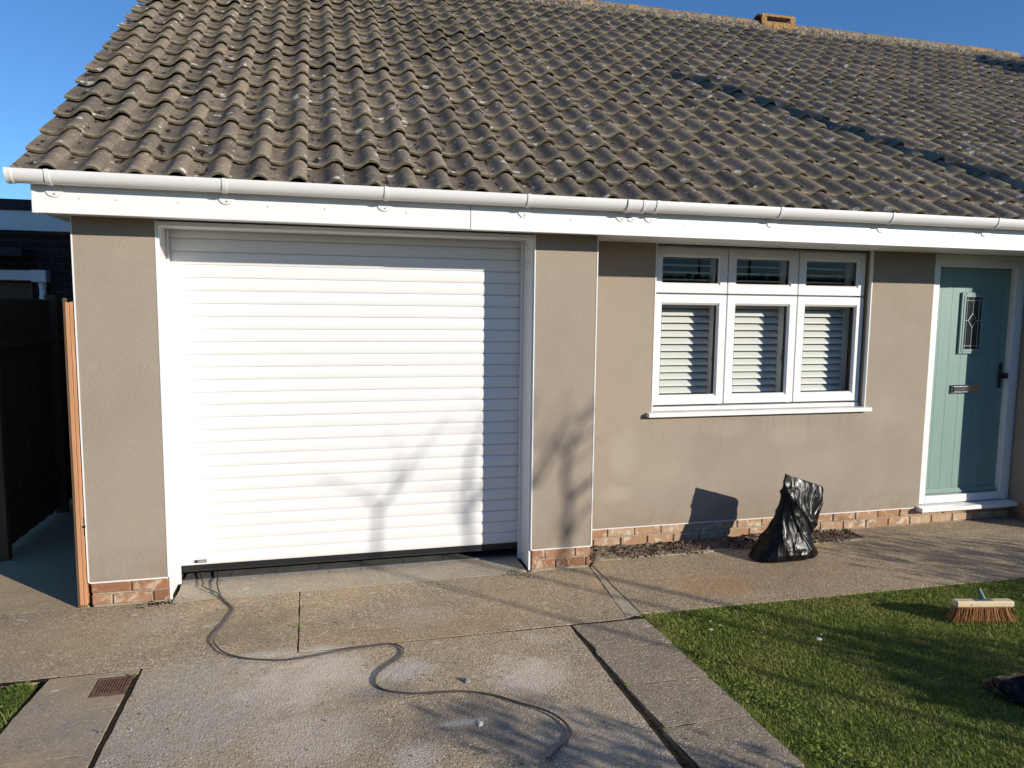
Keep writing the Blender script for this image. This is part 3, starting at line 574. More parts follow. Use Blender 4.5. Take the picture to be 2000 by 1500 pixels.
def tile_geo(tv=0.):
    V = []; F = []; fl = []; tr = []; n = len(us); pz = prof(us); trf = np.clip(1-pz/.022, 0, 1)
    lift = .034; th = .021
    rows = [(0., -.006), (.008, 0), (.05, 0), (.16, 0), (TL, 0)]
    for (t, dn) in rows:
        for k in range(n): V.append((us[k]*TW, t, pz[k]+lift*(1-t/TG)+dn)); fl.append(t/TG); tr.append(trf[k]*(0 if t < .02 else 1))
    for r in range(len(rows)-1): F += [(r*n+k, r*n+k+1, (r+1)*n+k+1, (r+1)*n+k) for k in range(n-1)]
    b = len(V)       # front face
    for dn in (-.006, -th):
        for k in range(n): V.append((us[k]*TW, (-.002 if dn > -.01 else .002), pz[k]+lift+dn)); fl.append(0); tr.append(0)
    F += [(b+k, b+n+k, b+n+k+1, b+k+1) for k in range(n-1)]
    b2 = len(V)      # underside
    for t in (.004, .10):
        for k in range(n): V.append((us[k]*TW, t, pz[k]+lift*(1-t/TG)-th)); fl.append(.5); tr.append(0)
    F += [(b2+k, b2+n+k, b2+n+k+1, b2+k+1) for k in range(n-1)]
    for k in (0, n-1):   # sides
        b3 = len(V)
        for t in (0., .16, TL):
            for dn in (0, -th): V.append((us[k]*TW, t, pz[k]+lift*(1-t/TG)+dn)); fl.append(.6); tr.append(0)
        for r in range(2): F.append((b3+2*r, b3+2*r+2, b3+2*r+3, b3+2*r+1))
    return np.array(V), np.array(F), np.array(fl), np.array(tr)
tV, tF, tfl, ttr = tile_geo()
tile_me = []
for kv in range(4):      # four slightly different castings shared by the tiles
    v = tV.copy()
    for i in range(len(v)): v[i, 2] += .0022*fbm(v[i, 0]*22+kv*9, v[i, 1]*16, kv*3.); v[i, 1] += (.004*fbm(v[i, 0]*18+kv*7, 1, 5+kv)+.003*fbm(v[i, 0]*70+kv*7, 3, 2+kv)) if v[i, 1] < .02 else 0
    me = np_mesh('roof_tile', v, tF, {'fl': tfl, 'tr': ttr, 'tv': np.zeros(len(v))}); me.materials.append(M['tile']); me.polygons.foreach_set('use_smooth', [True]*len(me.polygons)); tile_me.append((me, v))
rotm = np.array([[1, 0, 0], [0, CR, -SR], [0, SR, CR]])
NC = int((XE+.19)/TW); NR = 20; cand = []
for i in range(NR+1):
    for k in range(NC):
        x = -.192+TW*k; s = -.025+TG*i
        if s > SL-.1: continue
        c = np.array(rp(x+TW/2, s+TG/2, .0)); px, py, dep = project(c)
        vis = -60 < px < 2060 and -60 < py < 1500 and dep > 0
        cand.append((dep if vis else 1e3+dep, x, s, i, k))
cand.sort(); SV = []; SF = []; Sfl = []; Str = []; Stv = []; nb_ = 0
for q, (dep, x, s, i, k) in enumerate(cand):
    yw = random.gauss(0, .006); dn = random.gauss(0, .0022); ds = random.gauss(0, .0035); tl = random.gauss(0, .004); sag = .012*fbm(x*.8, s*.9, 2)
    vi = (i*7+k*5+random.randint(0, 1)) % 4
    org = np.array(rp(x+random.gauss(0, .0012), s+ds, -.036+dn+sag))
    lm = np.array([[math.cos(yw), -math.sin(yw), tl], [math.sin(yw), math.cos(yw), 0], [-tl, 0, 1]])
    if q < 300:
        o = bpy.data.objects.new('roof_tile', tile_me[vi][0]); COL.objects.link(o); o.parent = roof
        m = Matrix((rotm@lm).tolist()).to_4x4(); m.translation = Vector(org); o.matrix_local = m
    else:
        v = tile_me[vi][1]@(rotm@lm).T+org; SV.append(v); SF.append(tF+nb_); nb_ += len(v); Sfl.append(tfl); Str.append(ttr); Stv.append(np.full(len(v), random.random()))
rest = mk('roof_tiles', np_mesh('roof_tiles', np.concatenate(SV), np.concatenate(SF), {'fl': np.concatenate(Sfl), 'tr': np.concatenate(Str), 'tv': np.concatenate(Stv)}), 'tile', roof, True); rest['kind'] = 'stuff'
# ridge tiles and mortar bed
def ridge_tile(x0, L, r, name='ridge_tile', mat='ridge'):
    n = 12; pr = [(YR-r*math.cos(math.pi*k/n)*1.05, roofz(YR)-.035+r*math.sin(math.pi*k/n)) for k in range(n+1)]; pi_ = [(YR-(r-.018)*math.cos(math.pi*k/n)*1.05, roofz(YR)-.037+(r-.018)*math.sin(math.pi*k/n)) for k in range(n+1)]
    m = n+1; dz = random.uniform(-.006, .006); sk = random.uniform(-.006, .006)
    vs = [(x, p[0]+sk*(x-x0), p[1]+dz) for x in (x0, x0+L) for p in pr+pi_]; fs = []
    for i in range(m-1): fs += [(i, i+1, 2*m+i+1, 2*m+i), (m+i, 3*m+i, 3*m+i+1, m+i+1), (i, m+i, m+i+1, i+1), (2*m+i, 2*m+i+1, 3*m+i+1, 3*m+i)]
    for i in (0, m-1): fs.append((i, 2*m+i, 3*m+i, m+i))
    return H(MB().add(vs, fs), name, mat, roof, 40)
x = -.17
while x < 11.45:
    ridge_tile(x, .448, .112); x += .455
nx = 520; V = []; F = []
for j in range(5):
    for i in range(nx+1):
        xx = -.17+(11.68)*i/nx; s = SL-.175+.036*j; n_ = .015+.012*j+.05*abs(fbm(xx*14, j*.9, 1, 5))*(1 if j < 4 else .3)
        V.append(rp(xx, s+.035*fbm(xx*7, j*.3, 8), n_+(-.04 if j == 0 else 0)))
F = [(j*(nx+1)+i, j*(nx+1)+i+1, (j+1)*(nx+1)+i+1, (j+1)*(nx+1)+i) for j in range(4) for i in range(nx)]
mk('mortar_bed', np_mesh('mortar_bed', V, F), 'lmortar', roof)
# terracotta ridge vent
def vent():
    v0, v1 = 7.225, 7.74; zb = roofz(YR)-.02; r = .125; top = 5.875
    e = empty('ridge_vent', (0, 0, 0)); e.parent = roof
    n = 14; out = [(YR-r, zb-.06), (YR-r, top-r*.9)]+[(YR-r*math.cos(math.pi*k/n), top-r*.9+r*.9*math.sin(math.pi*k/n)) for k in range(1, n)]+[(YR+r, top-r*.9), (YR+r, zb-.06)]
    ri = r-.025; inn = [(YR-ri, zb-.06), (YR-ri, top-r*.9)]+[(YR-ri*math.cos(math.pi*k/n), top-r*.9+(ri*.9)*math.sin(math.pi*k/n)) for k in range(1, n)]+[(YR+ri, top-r*.9), (YR+ri, zb-.06)]
    m = len(out); mb = MB()
    # hood: roof part of the shell, open at both ends, with a slot cut low in each flank
    def shell(a, b, i0, i1):
        vs = [(x, *p) for x in (a, b) for p in out[i0:i1+1]+inn[i0:i1+1]]; k = i1-i0+1; fs = []
        for i in range(k-1): fs += [(i, i+1, 2*k+i+1, 2*k+i), (k+i, 3*k+i, 3*k+i+1, k+i+1), (i, k+i, k+i+1, i+1), (2*k+i, 2*k+i+1, 3*k+i+1, 3*k+i)]
        for i in (0, k-1): fs.append((i, 2*k+i, 3*k+i, k+i))
        mb.add(vs, fs)
    shell(v0, v1, 3, m-4)
    H(mb, 'hood', 'terra', e, 40)
    zl, zt = zb+.055, top-r*.9+.055
    for s in (-1, 1):
        ya, yb_ = (YR+s*(r+.004), YR+s*(r-.03)); y0, y1 = min(ya, yb_), max(ya, yb_)
        for (a, b, c, d) in ((v0, v0+.075, zb-.06, zt+.03), (v1-.075, v1, zb-.06, zt+.03), (v0+.075, v1-.075, zb-.06, zl), (v0+.075, v1-.075, zt, zt+.03)): H(MB().box(a, b, y0, y1, c, d), 'side_panel', 'terra', e)
        for k in range(14):
            xx = v0+.085+k*.029; H(MB().tube([(xx, YR+s*(r-.026), zl), (xx+.03, YR+s*(r-.026), zt)], .004, 5), 'grille_bar', 'bmetal', e)
    H(MB().box(v0+.03, v0+.05, YR-.12, YR+.12, zb-.06, zb+.05), 'end_panel', 'terra', e)
vent()
# chimney on the roof to the right, out of the picture; its shadow falls across the far tiles
ch = empty('chimney', (0, 0, 0)); ch.parent = house
H(MB().box(12.1, 12.75, 2.1, 2.62, roofz(2.1)-.3, 6.05), 'stack', 'brick', ch); H(MB().box(12.06, 12.79, 2.06, 2.66, 6.05, 6.15, .01), 'capping', 'strip', ch); H(MB().tube([(12.42, 2.36, 6.15), (12.42, 2.36, 6.3)], [.13, .11], 14), 'chimney_pot', 'terra', ch)

# ---------------------------------------------------------------- garage door
gd = empty('garage_door', (0, 0, 0)); gd.parent = house
PITCH = .0822; zb = .112
def slat_mesh():
    n = 10; h = PITCH; pr = []
    for k in range(n+1):
        t = k/n; pr.append((-.0054*math.sin(math.pi*t)**.5, t*(h-.0055)+.0012))
    pr = [(.006, .0)]+pr+[(.006, h-.0037), (.004, h-.0005)]
    back = [(.016, h-.0005), (.016, 0)]
    mb = MB(); mb.prism(pr+back, 0, W1+.004, P0-.004); return mb
sm = None
for k in range(27):
    z = zb+k*PITCH
    if z > 2.29: break
    if sm is None: o = H(slat_mesh(), 'slat', 'slat', gd, 30); sm = o.data
    else: o = bpy.data.objects.new('slat', sm); COL.objects.link(o); o.parent = gd
    o.location = (0, DG, z)
H(MB().box(W1+.004, P0-.004, DG-.002, DG+.02, .080, .1115, .003), 'bottom_rail', 'bmetal', gd)
H(MB().box(W1+.004, P0-.004, DG+.002, DG+.016, .066, .0795), 'rubber_seal', 'rubber', gd)
for (x0, x1) in ((W1+.0035, W1+.022), (P0-.022, P0-.0035)): H(MB().box(x0, x1, DG-.035, DG-.014, .0, 2.31, .002), 'guide_rail', 'pvc', gd)
for (x0, x1) in ((W1+.0005, W1+.003), (P0-.003, P0-.0005)): H(MB().box(x0, x1, .022, DG+.05, .0, 2.318), 'reveal_lining', 'pvc', gd)
H(MB().box(W1-.0, W1+.016, .012, .0215, .0, 2.318, .001), 'lining_trim', 'pvc', gd); H(MB().box(P0-.014, P0, .012, .0215, .0, 2.318, .001), 'lining_trim', 'pvc', gd)
H(MB().box(W1+.004, P0-.004, .02, DG-.016, 2.300, 2.318), 'head_lining', 'pvc', gd); H(MB().box(W1+.004, P0-.004, -.005, .019, 2.292, 2.318, .002), 'head_trim', 'pvc', gd)
H(MB().tube([(P0-.006, .2, .055), (P0-.002, .2, .055)], .006, 8), 'screw', 'bmetal', gd)
np_ = H(MB().box(.548, .625, DG-.0125, DG-.008, .128, .150, .0015), 'name_plate', 'alu', gd)
H(MB().box(.553, .570, DG-.0134, DG-.0126, .132, .146), 'plate_emblem', 'bmetal', gd); H(MB().box(.576, .62, DG-.0134, DG-.0126, .137, .141), 'plate_line', 'alu2', gd)
# garage floor tiles
gf = struct(empty('garage_floor', (1.6, 1.5, 0)))
at(gf, MB().box(.24, 2.97, .325, 5.2, -.06, -.012).build('screed', 'mortar'))
at(gf, MB().box(W1+.003, P0-.003, .321, .334, -.012, .006).build('edge_trim', 'alu'))
for j in range(6):
    for i in range(9):
        x0 = .46+.015+i*.292; a, b = max(.47, x0), min(2.96, x0+.288)
        if b-a > .03: at(gf, MB().box(a-.17 if False else a, b, .337+j*.292, .337+j*.292+.288, -.010, 0.002).build('floor_tile', 'ftile'))
# ---------------------------------------------------------------- window
win = empty('window', (0, 0, 0)); win.parent = house
FY = D+.055
WA, WB, WZT = WX0+.006, WX1-.016, ST-.004
def frame_ring(mb, x0, x1, z0, z1, w, y0, y1, ch=.0):
    for (a, b, c, d) in ((x0, x0+w, z0, z1), (x1-w, x1, z0, z1), (x0+w, x1-w, z0, z0+w), (x0+w, x1-w, z1-w, z1)): mb.box(a, b, y0, y1, c, d, ch)
H(MB().box(WA, WA+.03, FY+.015, FY+.075, WZ0+.03, WZT), 'frame', 'pvc', win); H(MB().box(WB-.03, WB, FY+.015, FY+.075, WZ0+.03, WZT), 'frame', 'pvc', win)
H(MB().box(WA+.03, WB-.03, FY+.015, FY+.075, WZT-.035, WZT), 'frame', 'pvc', win); H(MB().box(WA, WB, FY-.002, FY+.075, WZ0+.002, WZ0+.03, .002), 'frame', 'pvc', win)
H(MB().box(WX1-.0155, WX1-.002, FY+.03, FY+.07, WZ0+.031, WZT), 'frame_seal', 'pvc', win)
cw = (WB-WA)/3
def sash(x0, x1, z0, z1, w=.078, bars=True):
    e = MB(); ya, yb2 = FY, FY+.05
    # four mitred rails with a raised outer lip and a bevel down to the glass
    g = .0006
    def rail(p, q, r_, s_):   # p,q outer corners; r_,s_ inner corners (x,z)
        def lerp(a, b, t): return (a[0]+(b[0]-a[0])*t, a[1]+(b[1]-a[1])*t)
        A = []
        for (t, y) in ((0, ya+.02), (0, ya+.004), (.03, ya), (.80, ya), (1, ya+.016), (1, yb2), (0, yb2)):
            A.append((lerp(p, s_, t), lerp(q, r_, t), y))
        vs = [(a[0][0], a[2], a[0][1]) for a in A]+[(a[1][0], a[2], a[1][1]) for a in A]; n = len(A)
        mb = MB().add(vs, [tuple(range(n)), tuple(range(2*n-1, n-1, -1))]+[(i, n+i, n+(i+1) % n, (i+1) % n) for i in range(n)])
        H(mb, 'sash_rail', 'pvc', win)
    o = [(x0, z0), (x1, z0), (x1, z1), (x0, z1)]; i_ = [(x0+w, z0+w), (x1-w, z0+w), (x1-w, z1-w), (x0+w, z1-w)]
    for k in range(4):
        a, b, c, d = o[k], o[(k+1) % 4], i_[(k+1) % 4], i_[k]
        dx, dz = (g, 0) if k in (0,) else ((0, g) if k == 1 else ((-g, 0) if k == 2 else (0, -g)))
        rail((a[0]+dx, a[1]+dz), (b[0]-dx, b[1]-dz), (c[0]-dx, c[1]-dz), (d[0]+dx, d[1]+dz))
    gx = MB().box(x0+w-.006, x1-w+.006, FY+.022, FY+.026, z0+w-.006, z1-w+.006); H(gx, 'pane', 'glass', win)
    gk = MB(); frame_ring(gk, x0+w-.001, x1-w+.001, z0+w-.001, z1-w+.001, .004, FY+.0165, FY+.0215); H(gk, 'gasket', 'rubber', win)
    gk = MB(); frame_ring(gk, x0+w-.012, x1-w+.012, z0+w-.012, z1-w+.012, .016, FY+.027, FY+.048); H(gk, 'spacer', 'bmetal', win)
for k in range(3):
    a, b = WA+k*cw+.004, WA+(k+1)*cw-.004
    sash(a, b, 1.962, WZT-.012); sash(a, b, WZ0+.046, 1.950)
H(MB().box(WA+.031, WB-.031, FY+.052, FY+.075, 1.94, 1.97), 'transom', 'pvc', win)
for k in (1, 2): H(MB().box(WA+k*cw-.02, WA+k*cw+.02, FY+.0525, FY+.0755, WZ0+.031, WZT-.036), 'mullion', 'pvc', win)
H(MB().prism([(D-.052, 1.012), (D-.052, 1.038), (D-.046, 1.043), (FY+.03, WZ0+.0015), (FY+.03, 1.020), (D-.03, 1.012)], 0, WX0-.045, WX1+.035), 'sill', 'pvc', win)
for k in (0, 1):
    xx = WA+(k+1)*cw-.055
    H(MB().tube([(xx, FY+.085, 1.40), (xx, FY+.10, 1.44), (xx+.012, FY+.10, 1.53)], [.007, .008, .006], 8), 'handle', 'alu', win)
# interior plantation shutters
for k in range(3):
    a, b = WA+k*cw+.012, WA+(k+1)*cw-.012; y = FY+.165
    sh = empty('shutter', (0, 0, 0)); sh.parent = house
    st = .05
    for (x0, x1) in ((a, a+st), (b-st, b)): H(MB().box(x0, x1, y-.014, y+.014, WZ0+.04, WZT, .003), 'stile', 'louvre', sh)
    for (z0, z1) in ((WZ0+.04, WZ0+.11), (1.895, 1.975), (2.235, WZT)): H(MB().box(a+st, b-st, y-.013, y+.013, z0, z1, .003), 'rail', 'louvre', sh)
    lm_ = {}
    def louvre(z, ang, nm):
        if nm not in lm_:
            n = 8; pr = []
            for q in range(n):
                t = 2*math.pi*q/n; pr.append((.0315*math.cos(t), (.0052 if nm == 'lo' else .0080)*math.sin(t)))
            ca, sa = math.cos(ang), math.sin(ang); pr = [(p[0]*ca-p[1]*sa, p[0]*sa+p[1]*ca) for p in pr]
            o = H(MB().prism(pr, 0, a+st+.002, b-st-.002), 'louvre', 'louvre', sh, 50); lm_[nm] = o.data
        else: o = bpy.data.objects.new('louvre', lm_[nm]); COL.objects.link(o); o.parent = sh
        o.location = (0, y, z)
    for q in range(13): louvre(WZ0+.145+q*.0565, R(52), 'lo')
    for q in range(4): louvre(2.012+q*.0575, R(3), 'hi')
    for (z0) in (1.25, 1.75): H(MB().box(b-.006, b+.006, y-.017, y-.0145, z0, z0+.06), 'hinge', 'chrome', sh)
# ---------------------------------------------------------------- entrance door
dr = empty('entrance_door', (0, 0, 0)); dr.parent = house
EY = D+.062; LX0, LX1, LZ0, LZ1 = 6.462, 7.262, .245, 2.215
H(MB().box(DX0+.002, LX0-.004, D+.012, EY+.07, .172, ST-.003, .003), 'frame', 'pvc', dr); H(MB().box(LX1+.004, LX1+.075, D+.012, EY+.07, .172, ST-.003, .003), 'frame', 'pvc', dr)
H(MB().box(LX1+.0755, XW-.003, D+.03, EY+.07, .172, ST-.003), 'frame_extension', 'pvc', dr)
H(MB().box(LX0-.0035, LX1+.0035, D+.012, EY+.07, LZ1+.004, ST-.003, .003), 'frame', 'pvc', dr); H(MB().box(LX0-.0035, LX1+.0035, D+.012, EY+.07, .172, LZ0-.006, .003), 'frame', 'pvc', dr)
H(MB().prism([(D-.075, .122), (D-.075, .150), (D-.068, .156), (EY+.07, .171), (EY+.07, .122)], 0, DX0-.03, XW-.004), 'door_sill', 'pvc', dr)
H(MB().box(LX0, LX1, EY+.006, EY+.045, LZ0, LZ1), 'leaf_core', 'teal', dr)
gx = [LX0+(LX1-LX0)*t for t in (0, .092, .235, .40, .60, .765, .908, 1)]
GA, GB, GC, GE = 6.735, 6.992, 1.478, 2.010
for i in range(7):
    a, b = gx[i]+.0008, gx[i+1]-.0008; segs = [(LZ0, LZ1)]
    if a < GB and b > GA: segs = [(LZ0, GC+.02), (GE-.02, LZ1)]
    for (z0, z1) in segs:
        if a < GA < b and len(segs) == 2: H(MB().box(a, GA+.02, EY+.0034, EY+.0058, GC+.02, GE-.02), 'plank', 'teal', dr) if z0 == LZ0 else None
        if a < GB < b and len(segs) == 2: H(MB().box(GB-.02, b, EY+.0034, EY+.0058, GC+.02, GE-.02), 'plank', 'teal', dr) if z0 == LZ0 else None
        H(MB().box(a, b, EY+.0034, EY+.0058, z0, z1, .0004), 'plank', 'teal', dr)
gr = MB(); frame_ring(gr, GA, GB, GC, GE, .040, EY-.016, EY-.0005, .004); H(gr, 'glazing_frame', 'teal', dr)
gr = MB(); frame_ring(gr, GA+.022, GB-.022, GC+.022, GE-.022, .019, EY-.02, EY-.0165, .0015); H(gr, 'glazing_bead', 'teal', dr)
g0, g1, g2, g3 = GA+.04, GB-.04, GC+.04, GE-.04
H(MB().box(g0, g1, EY-.009, EY-.004, g2, g3), 'pane', 'oglass', dr)
cx_, cz_ = (g0+g1)/2, g2+.25; yl_ = EY-.0105; ld = MB()
def came(p, q): ld.tube([(p[0], yl_, p[1]), (q[0], yl_, q[1])], .0028, 6)
w_, h_ = .045, .06
for p, q in (((cx_, cz_+h_), (cx_+w_, cz_)), ((cx_+w_, cz_), (cx_, cz_-h_)), ((cx_, cz_-h_), (cx_-w_, cz_)), ((cx_-w_, cz_), (cx_, cz_+h_)), ((cx_, cz_+h_), (cx_, g3)), ((cx_, cz_-h_), (cx_, g2)),
             ((cx_-w_, cz_), (g0, cz_)), ((cx_+w_, cz_), (g1, cz_)), ((g0+.024, g2), (g0+.024, g3)), ((g1-.024, g2), (g1-.024, g3)), ((g0, g3-.03), (g1, g3-.03)), ((g0, g2+.03), (g1, g2+.03))): came(p, q)
H(ld, 'lead_came', 'lead', dr)
H(MB().box(6.690, 7.010, EY-.012, EY-.0005, 1.130, 1.206, .005), 'letter_plate', 'chrome', dr); H(MB().box(6.712, 6.988, EY-.018, EY-.0125, 1.142, 1.194, .005), 'letter_flap', 'chrome', dr)
H(MB().box(7.200, 7.232, EY-.012, EY-.0005, 1.168, 1.40, .005), 'handle_plate', 'bmetal', dr); H(MB().tube([(7.216, EY-.0125, 1.285), (7.216, EY-.035, 1.285), (7.216, EY-.04, 1.285), (7.216, EY-.068, 1.285), (7.216, EY-.075, 1.285)], [.012, .012, .026, .026, .016], 16), 'knob', 'bmetal', dr, 40)
H(MB().prism([(EY-.022, LZ0+.004), (EY-.022, LZ0+.012), (EY-.003, LZ0+.040), (EY-.003, LZ0+.004)], 0, LX0+.004, LX1-.004), 'weather_bar', 'teal', dr)
for z in (.45, 1.25, 2.0): pass

# ================================================================== NEIGHBOUR, GATE, FENCES
gate = empty('side_gate', (-.03, .0, 0), 'open timber side gate seen edge on, its orange stained edge against the left pier', 'gate')
def G(mb, n, m, s=False): return at(gate, mb.build(n, m, None, s))
for (x0, x1, nm, z1) in ((-.052, -.0305, 'stile', 1.835), (-.0285, -.0105, 'board_edge', 1.838)):
    G(MB().box(x0, x1, .0, .09, .012, z1, .002), nm, 'gate')
for i in range(7): G(MB().box(-.0285, -.0105, .094+i*.118, .094+i*.118+.115, .012, 1.838, .002), 'board', 'fence')
for z in (.18, .92, 1.62): G(MB().box(-.0555, -.031, .095, .9, z, z+.1, .002), 'ledge', 'fence')
G(MB().box(-.0085, -.003, -.004, .03, .44, .56, .001), 'latch_plate', 'bmetal'); G(MB().tube([(-.006, -.008, .5), (-.006, .01, .5)], .008, 8), 'latch_pin', 'bmetal')
G(MB().box(-.062, -.0535, .0, .07, .0, 1.86), 'cover_strip', 'fence')
fence = empty('boundary_fence', (-.88, 2, 0), 'dark stained close boarded fence along the left of the side passage', 'fence')
def Fz(mb, n, m): return at(fence, mb.build(n, m))
for i in range(26):
    y0 = 1.10+i*.098; Fz(MB().box(-.885-.008*(i % 2), -.868-.008*(i % 2), y0, y0+.104, .04, 1.86+random.uniform(-.006, .006)), 'board', 'fence')
for y0 in (1.03, 2.3, 3.55): Fz(MB().box(-.90, -.80 if y0 < 1.1 else -.81, y0, y0+.065, -.05, 1.9, .004), 'post', 'fence')
for z in (.3, 1.5): Fz(MB().box(-.866, -.83, 1.1, 3.6, z, z+.07), 'rail', 'fence')
bf = empty('end_fence', (-.5, 3.3, 0), 'dark timber fence panel closing the far end of the side passage', 'fence')
def Bf(mb, n, m): return at(bf, mb.build(n, m))
for i in range(9): Bf(MB().box(-.80+i*.088, -.80+i*.088+.086, 3.3+.006*(i % 2), 3.316+.006*(i % 2), .03, 1.92), 'board', 'fence')
Bf(MB().box(-.80, -.02, 3.285, 3.335, 1.921, 1.945), 'capping', 'fence')
Bf(MB().box(-.27, -.17, 3.34, 3.44, -.05, 1.99), 'post', 'fence'); Bf(MB().add([(-.30, 3.31, 1.99), (-.14, 3.31, 1.99), (-.14, 3.47, 1.99), (-.30, 3.47, 1.99), (-.22, 3.39, 2.04)], [(0, 1, 4), (1, 2, 4), (2, 3, 4), (3, 0, 4), (3, 2, 1, 0)]), 'post_cap', 'pvc')
nbr = empty('neighbouring_building', (-2.2, 4.2, 0), 'dark brick flat roofed building with a pale fascia beyond the side passage', 'building')
def N(mb, n, m, s=False): return at(nbr, mb.build(n, m, None, s))
NY = 4.0
N(MB().box(-5.5, -.35, NY+.012, 8, -.05, 2.62), 'wall', 'dmortar')
for c in range(9):
    z = 2.545-.075*c; x = -.36-.1125*(c % 2)
    while x > -2.3:
        x0 = max(x-.215, -5); N(MB().box(x0, x, NY, NY+.0118, z-.065, z, .002), 'brick', 'dbrick'); x -= .225
for c in range(0):
    pass
N(MB().box(-5.6, -.30, NY-.09, NY+.3, 2.572, 2.775, .003), 'fascia_board', 'pvc'); N(MB().box(-5.6, -.28, NY-.11, 8, 2.776, 2.885, .004), 'roof_edge', 'felt')
# rooflight dome
V = []; n = 16
mb = MB()
for j in range(6):
    t = j/5*math.pi/2
    for k in range(n): mb.v.append((-2.15+.52*math.cos(t)*math.cos(2*math.pi*k/n), NY+.9+.4*math.cos(t)*math.sin(2*math.pi*k/n), 2.886+.06*math.sin(t)+.02))
for j in range(5):
    for k in range(n): mb.f.append((j*n+k, j*n+(k+1) % n, (j+1)*n+(k+1) % n, (j+1)*n+k))
N(mb, 'rooflight', 'alu2', True)
N(MB().box(-5, -1.50, NY-.13, NY-.02, 2.06, 2.165, .006), 'gutter', 'pvc'); N(MB().box(-1.515, -1.375, NY-.15, NY-.012, 2.045, 2.17, .006), 'hopper', 'pvc')
N(MB().tube([(-1.435, NY-.07, 2.045), (-1.435, NY-.07, 2.0), (-1.435, NY-.07, 1.999), (-1.435, NY-.07, 1.90), (-1.435, NY-.07, 1.899), (-1.435, NY-.07, 0)], [.04, .04, .033, .033, .037, .033], 14), 'downpipe', 'pvc', 40)
N(MB().box(-5, -1.52, NY-.35, NY-.011, 2.30, 2.38), 'canopy', 'felt'); N(MB().box(-5, -1.55, NY-.012, NY-.002, .0, 2.04), 'boarded_panel', 'fence')

# ================================================================== LOOSE THINGS
# refuse sack
def sack(name, label, loc, Lp, Rp, dep, px, seed, amp=.012, ny=130, nth=190):
    """loft between left and right silhouette curves given bottom to top in metres; dep = half depths"""
    Lp, Rp, dep = np.array(Lp), np.array(Rp), np.array(dep); tt = np.linspace(0, 1, len(Lp)); V = []
    ts = np.linspace(0, 1, ny)
    def sm(a, t):
        return np.interp(t, tt, a)
    for j, t in enumerate(ts):
        k = 3; l = np.mean([[sm(Lp[:, c], np.clip(t+d, 0, 1)) for c in (0, 1)] for d in np.linspace(-.014, .014, 5)], 0)
        r = np.mean([[sm(Rp[:, c], np.clip(t+d, 0, 1)) for c in (0, 1)] for d in np.linspace(-.014, .014, 5)], 0); dd = sm(dep, t)
        m = (l+r)/2; h = (r-l)/2
        for q in range(nth):
            a = 2*math.pi*q/nth; c, s = math.cos(a), math.sin(a)
            cc = math.copysign(abs(c)**.85, c); ss = math.copysign(abs(s)**.8, s)
            x = m[0]+h[0]*cc; z = m[1]+h[1]*cc; y = dd*ss
            rg = lambda a_, b_, c_: max(0., 1-abs(mnoise.noise(Vector((a_, b_, c_))))*2.2)
            d1, d2 = x+z*.7, x-z*.55; r1 = rg(d1*6+seed, y*5, d2*2.2)**5; r2 = rg(d2*8+seed*2, y*7+5, d1*2.5+4)**6; r3 = rg(x*17+seed, y*15, z*4+1)**4
            w1 = fbm(x*7+seed, y*7+3, z*5, 3)
            f = amp*(.9*w1+1.3*r1+1.0*r2+.5*r3-.6)*min(1, t*6+.15)*min(1, (1-t)*7+.25)
            nx_, ny_ = c*dd, s*math.hypot(*h); L = math.hypot(nx_, ny_)+1e-6
            V.append((x+f*nx_/L, y+f*ny_/L, max(.001, z+f*.3*w1)))
    F = [(j*nth+q, j*nth+(q+1) % nth, (j+1)*nth+(q+1) % nth, (j+1)*nth+q) for j in range(ny-1) for q in range(nth)]
    V.append((float(np.mean(Lp[0, 0]+Rp[0, 0])/2), 0, .002)); b = len(V)-1; F2 = [(b, (q+1) % nth, q, q) for q in range(nth)]
    me = bpy.data.meshes.new(name); me.from_pydata(V, [], F+[(f[0], f[1], f[2]) for f in F2]); o = mk(name, me, 'poly', None, True); o.location = loc
    return tag(o, label, 'refuse sack')
S = 1/272.
def sp(p): return ((p[0]-640)/6.818*S*1.17, (1300-p[1])/6.818*S*1.05+.012)
L_ = [(330, 1325), (185, 1300), (245, 1225), (300, 1150), (365, 1060), (405, 1000), (440, 945), (470, 870), (505, 780), (540, 680), (562, 580), (578, 480), (590, 380), (600, 290), (614, 195)]
R_ = [(960, 1325), (1082, 1300), (1050, 1225), (1005, 1150), (978, 1065), (985, 1000), (1050, 960), (1090, 890), (1112, 800), (1140, 700), (1155, 610), (1168, 540), (1172, 500), (1168, 455), (1150, 405)]
sack('refuse_sack', 'half filled black refuse sack slumped upright on the path under the window', (4.71, -.13, 0), [sp(p) for p in L_], [sp(p) for p in R_], [.10, .14, .15, .145, .125, .11, .10, .09, .08, .07, .06, .05, .036, .022, .007], None, 3., .009).rotation_euler.z = R(4)
s2 = sack('black_sack', 'folded black plastic sack lying on the lawn at the right edge', (4.80, -2.25, -.002), [(-.30, .0), (-.36, .012), (-.33, .04), (-.30, .075), (-.25, .10), (-.15, .12)], [(.3, .0), (.36, .02), (.34, .06), (.3, .09), (.26, .11), (.18, .125)], [.10, .13, .12, .09, .05, .01], None, 8., .026, 40, 80)
s2.rotation_euler = (0, 0, R(-28))
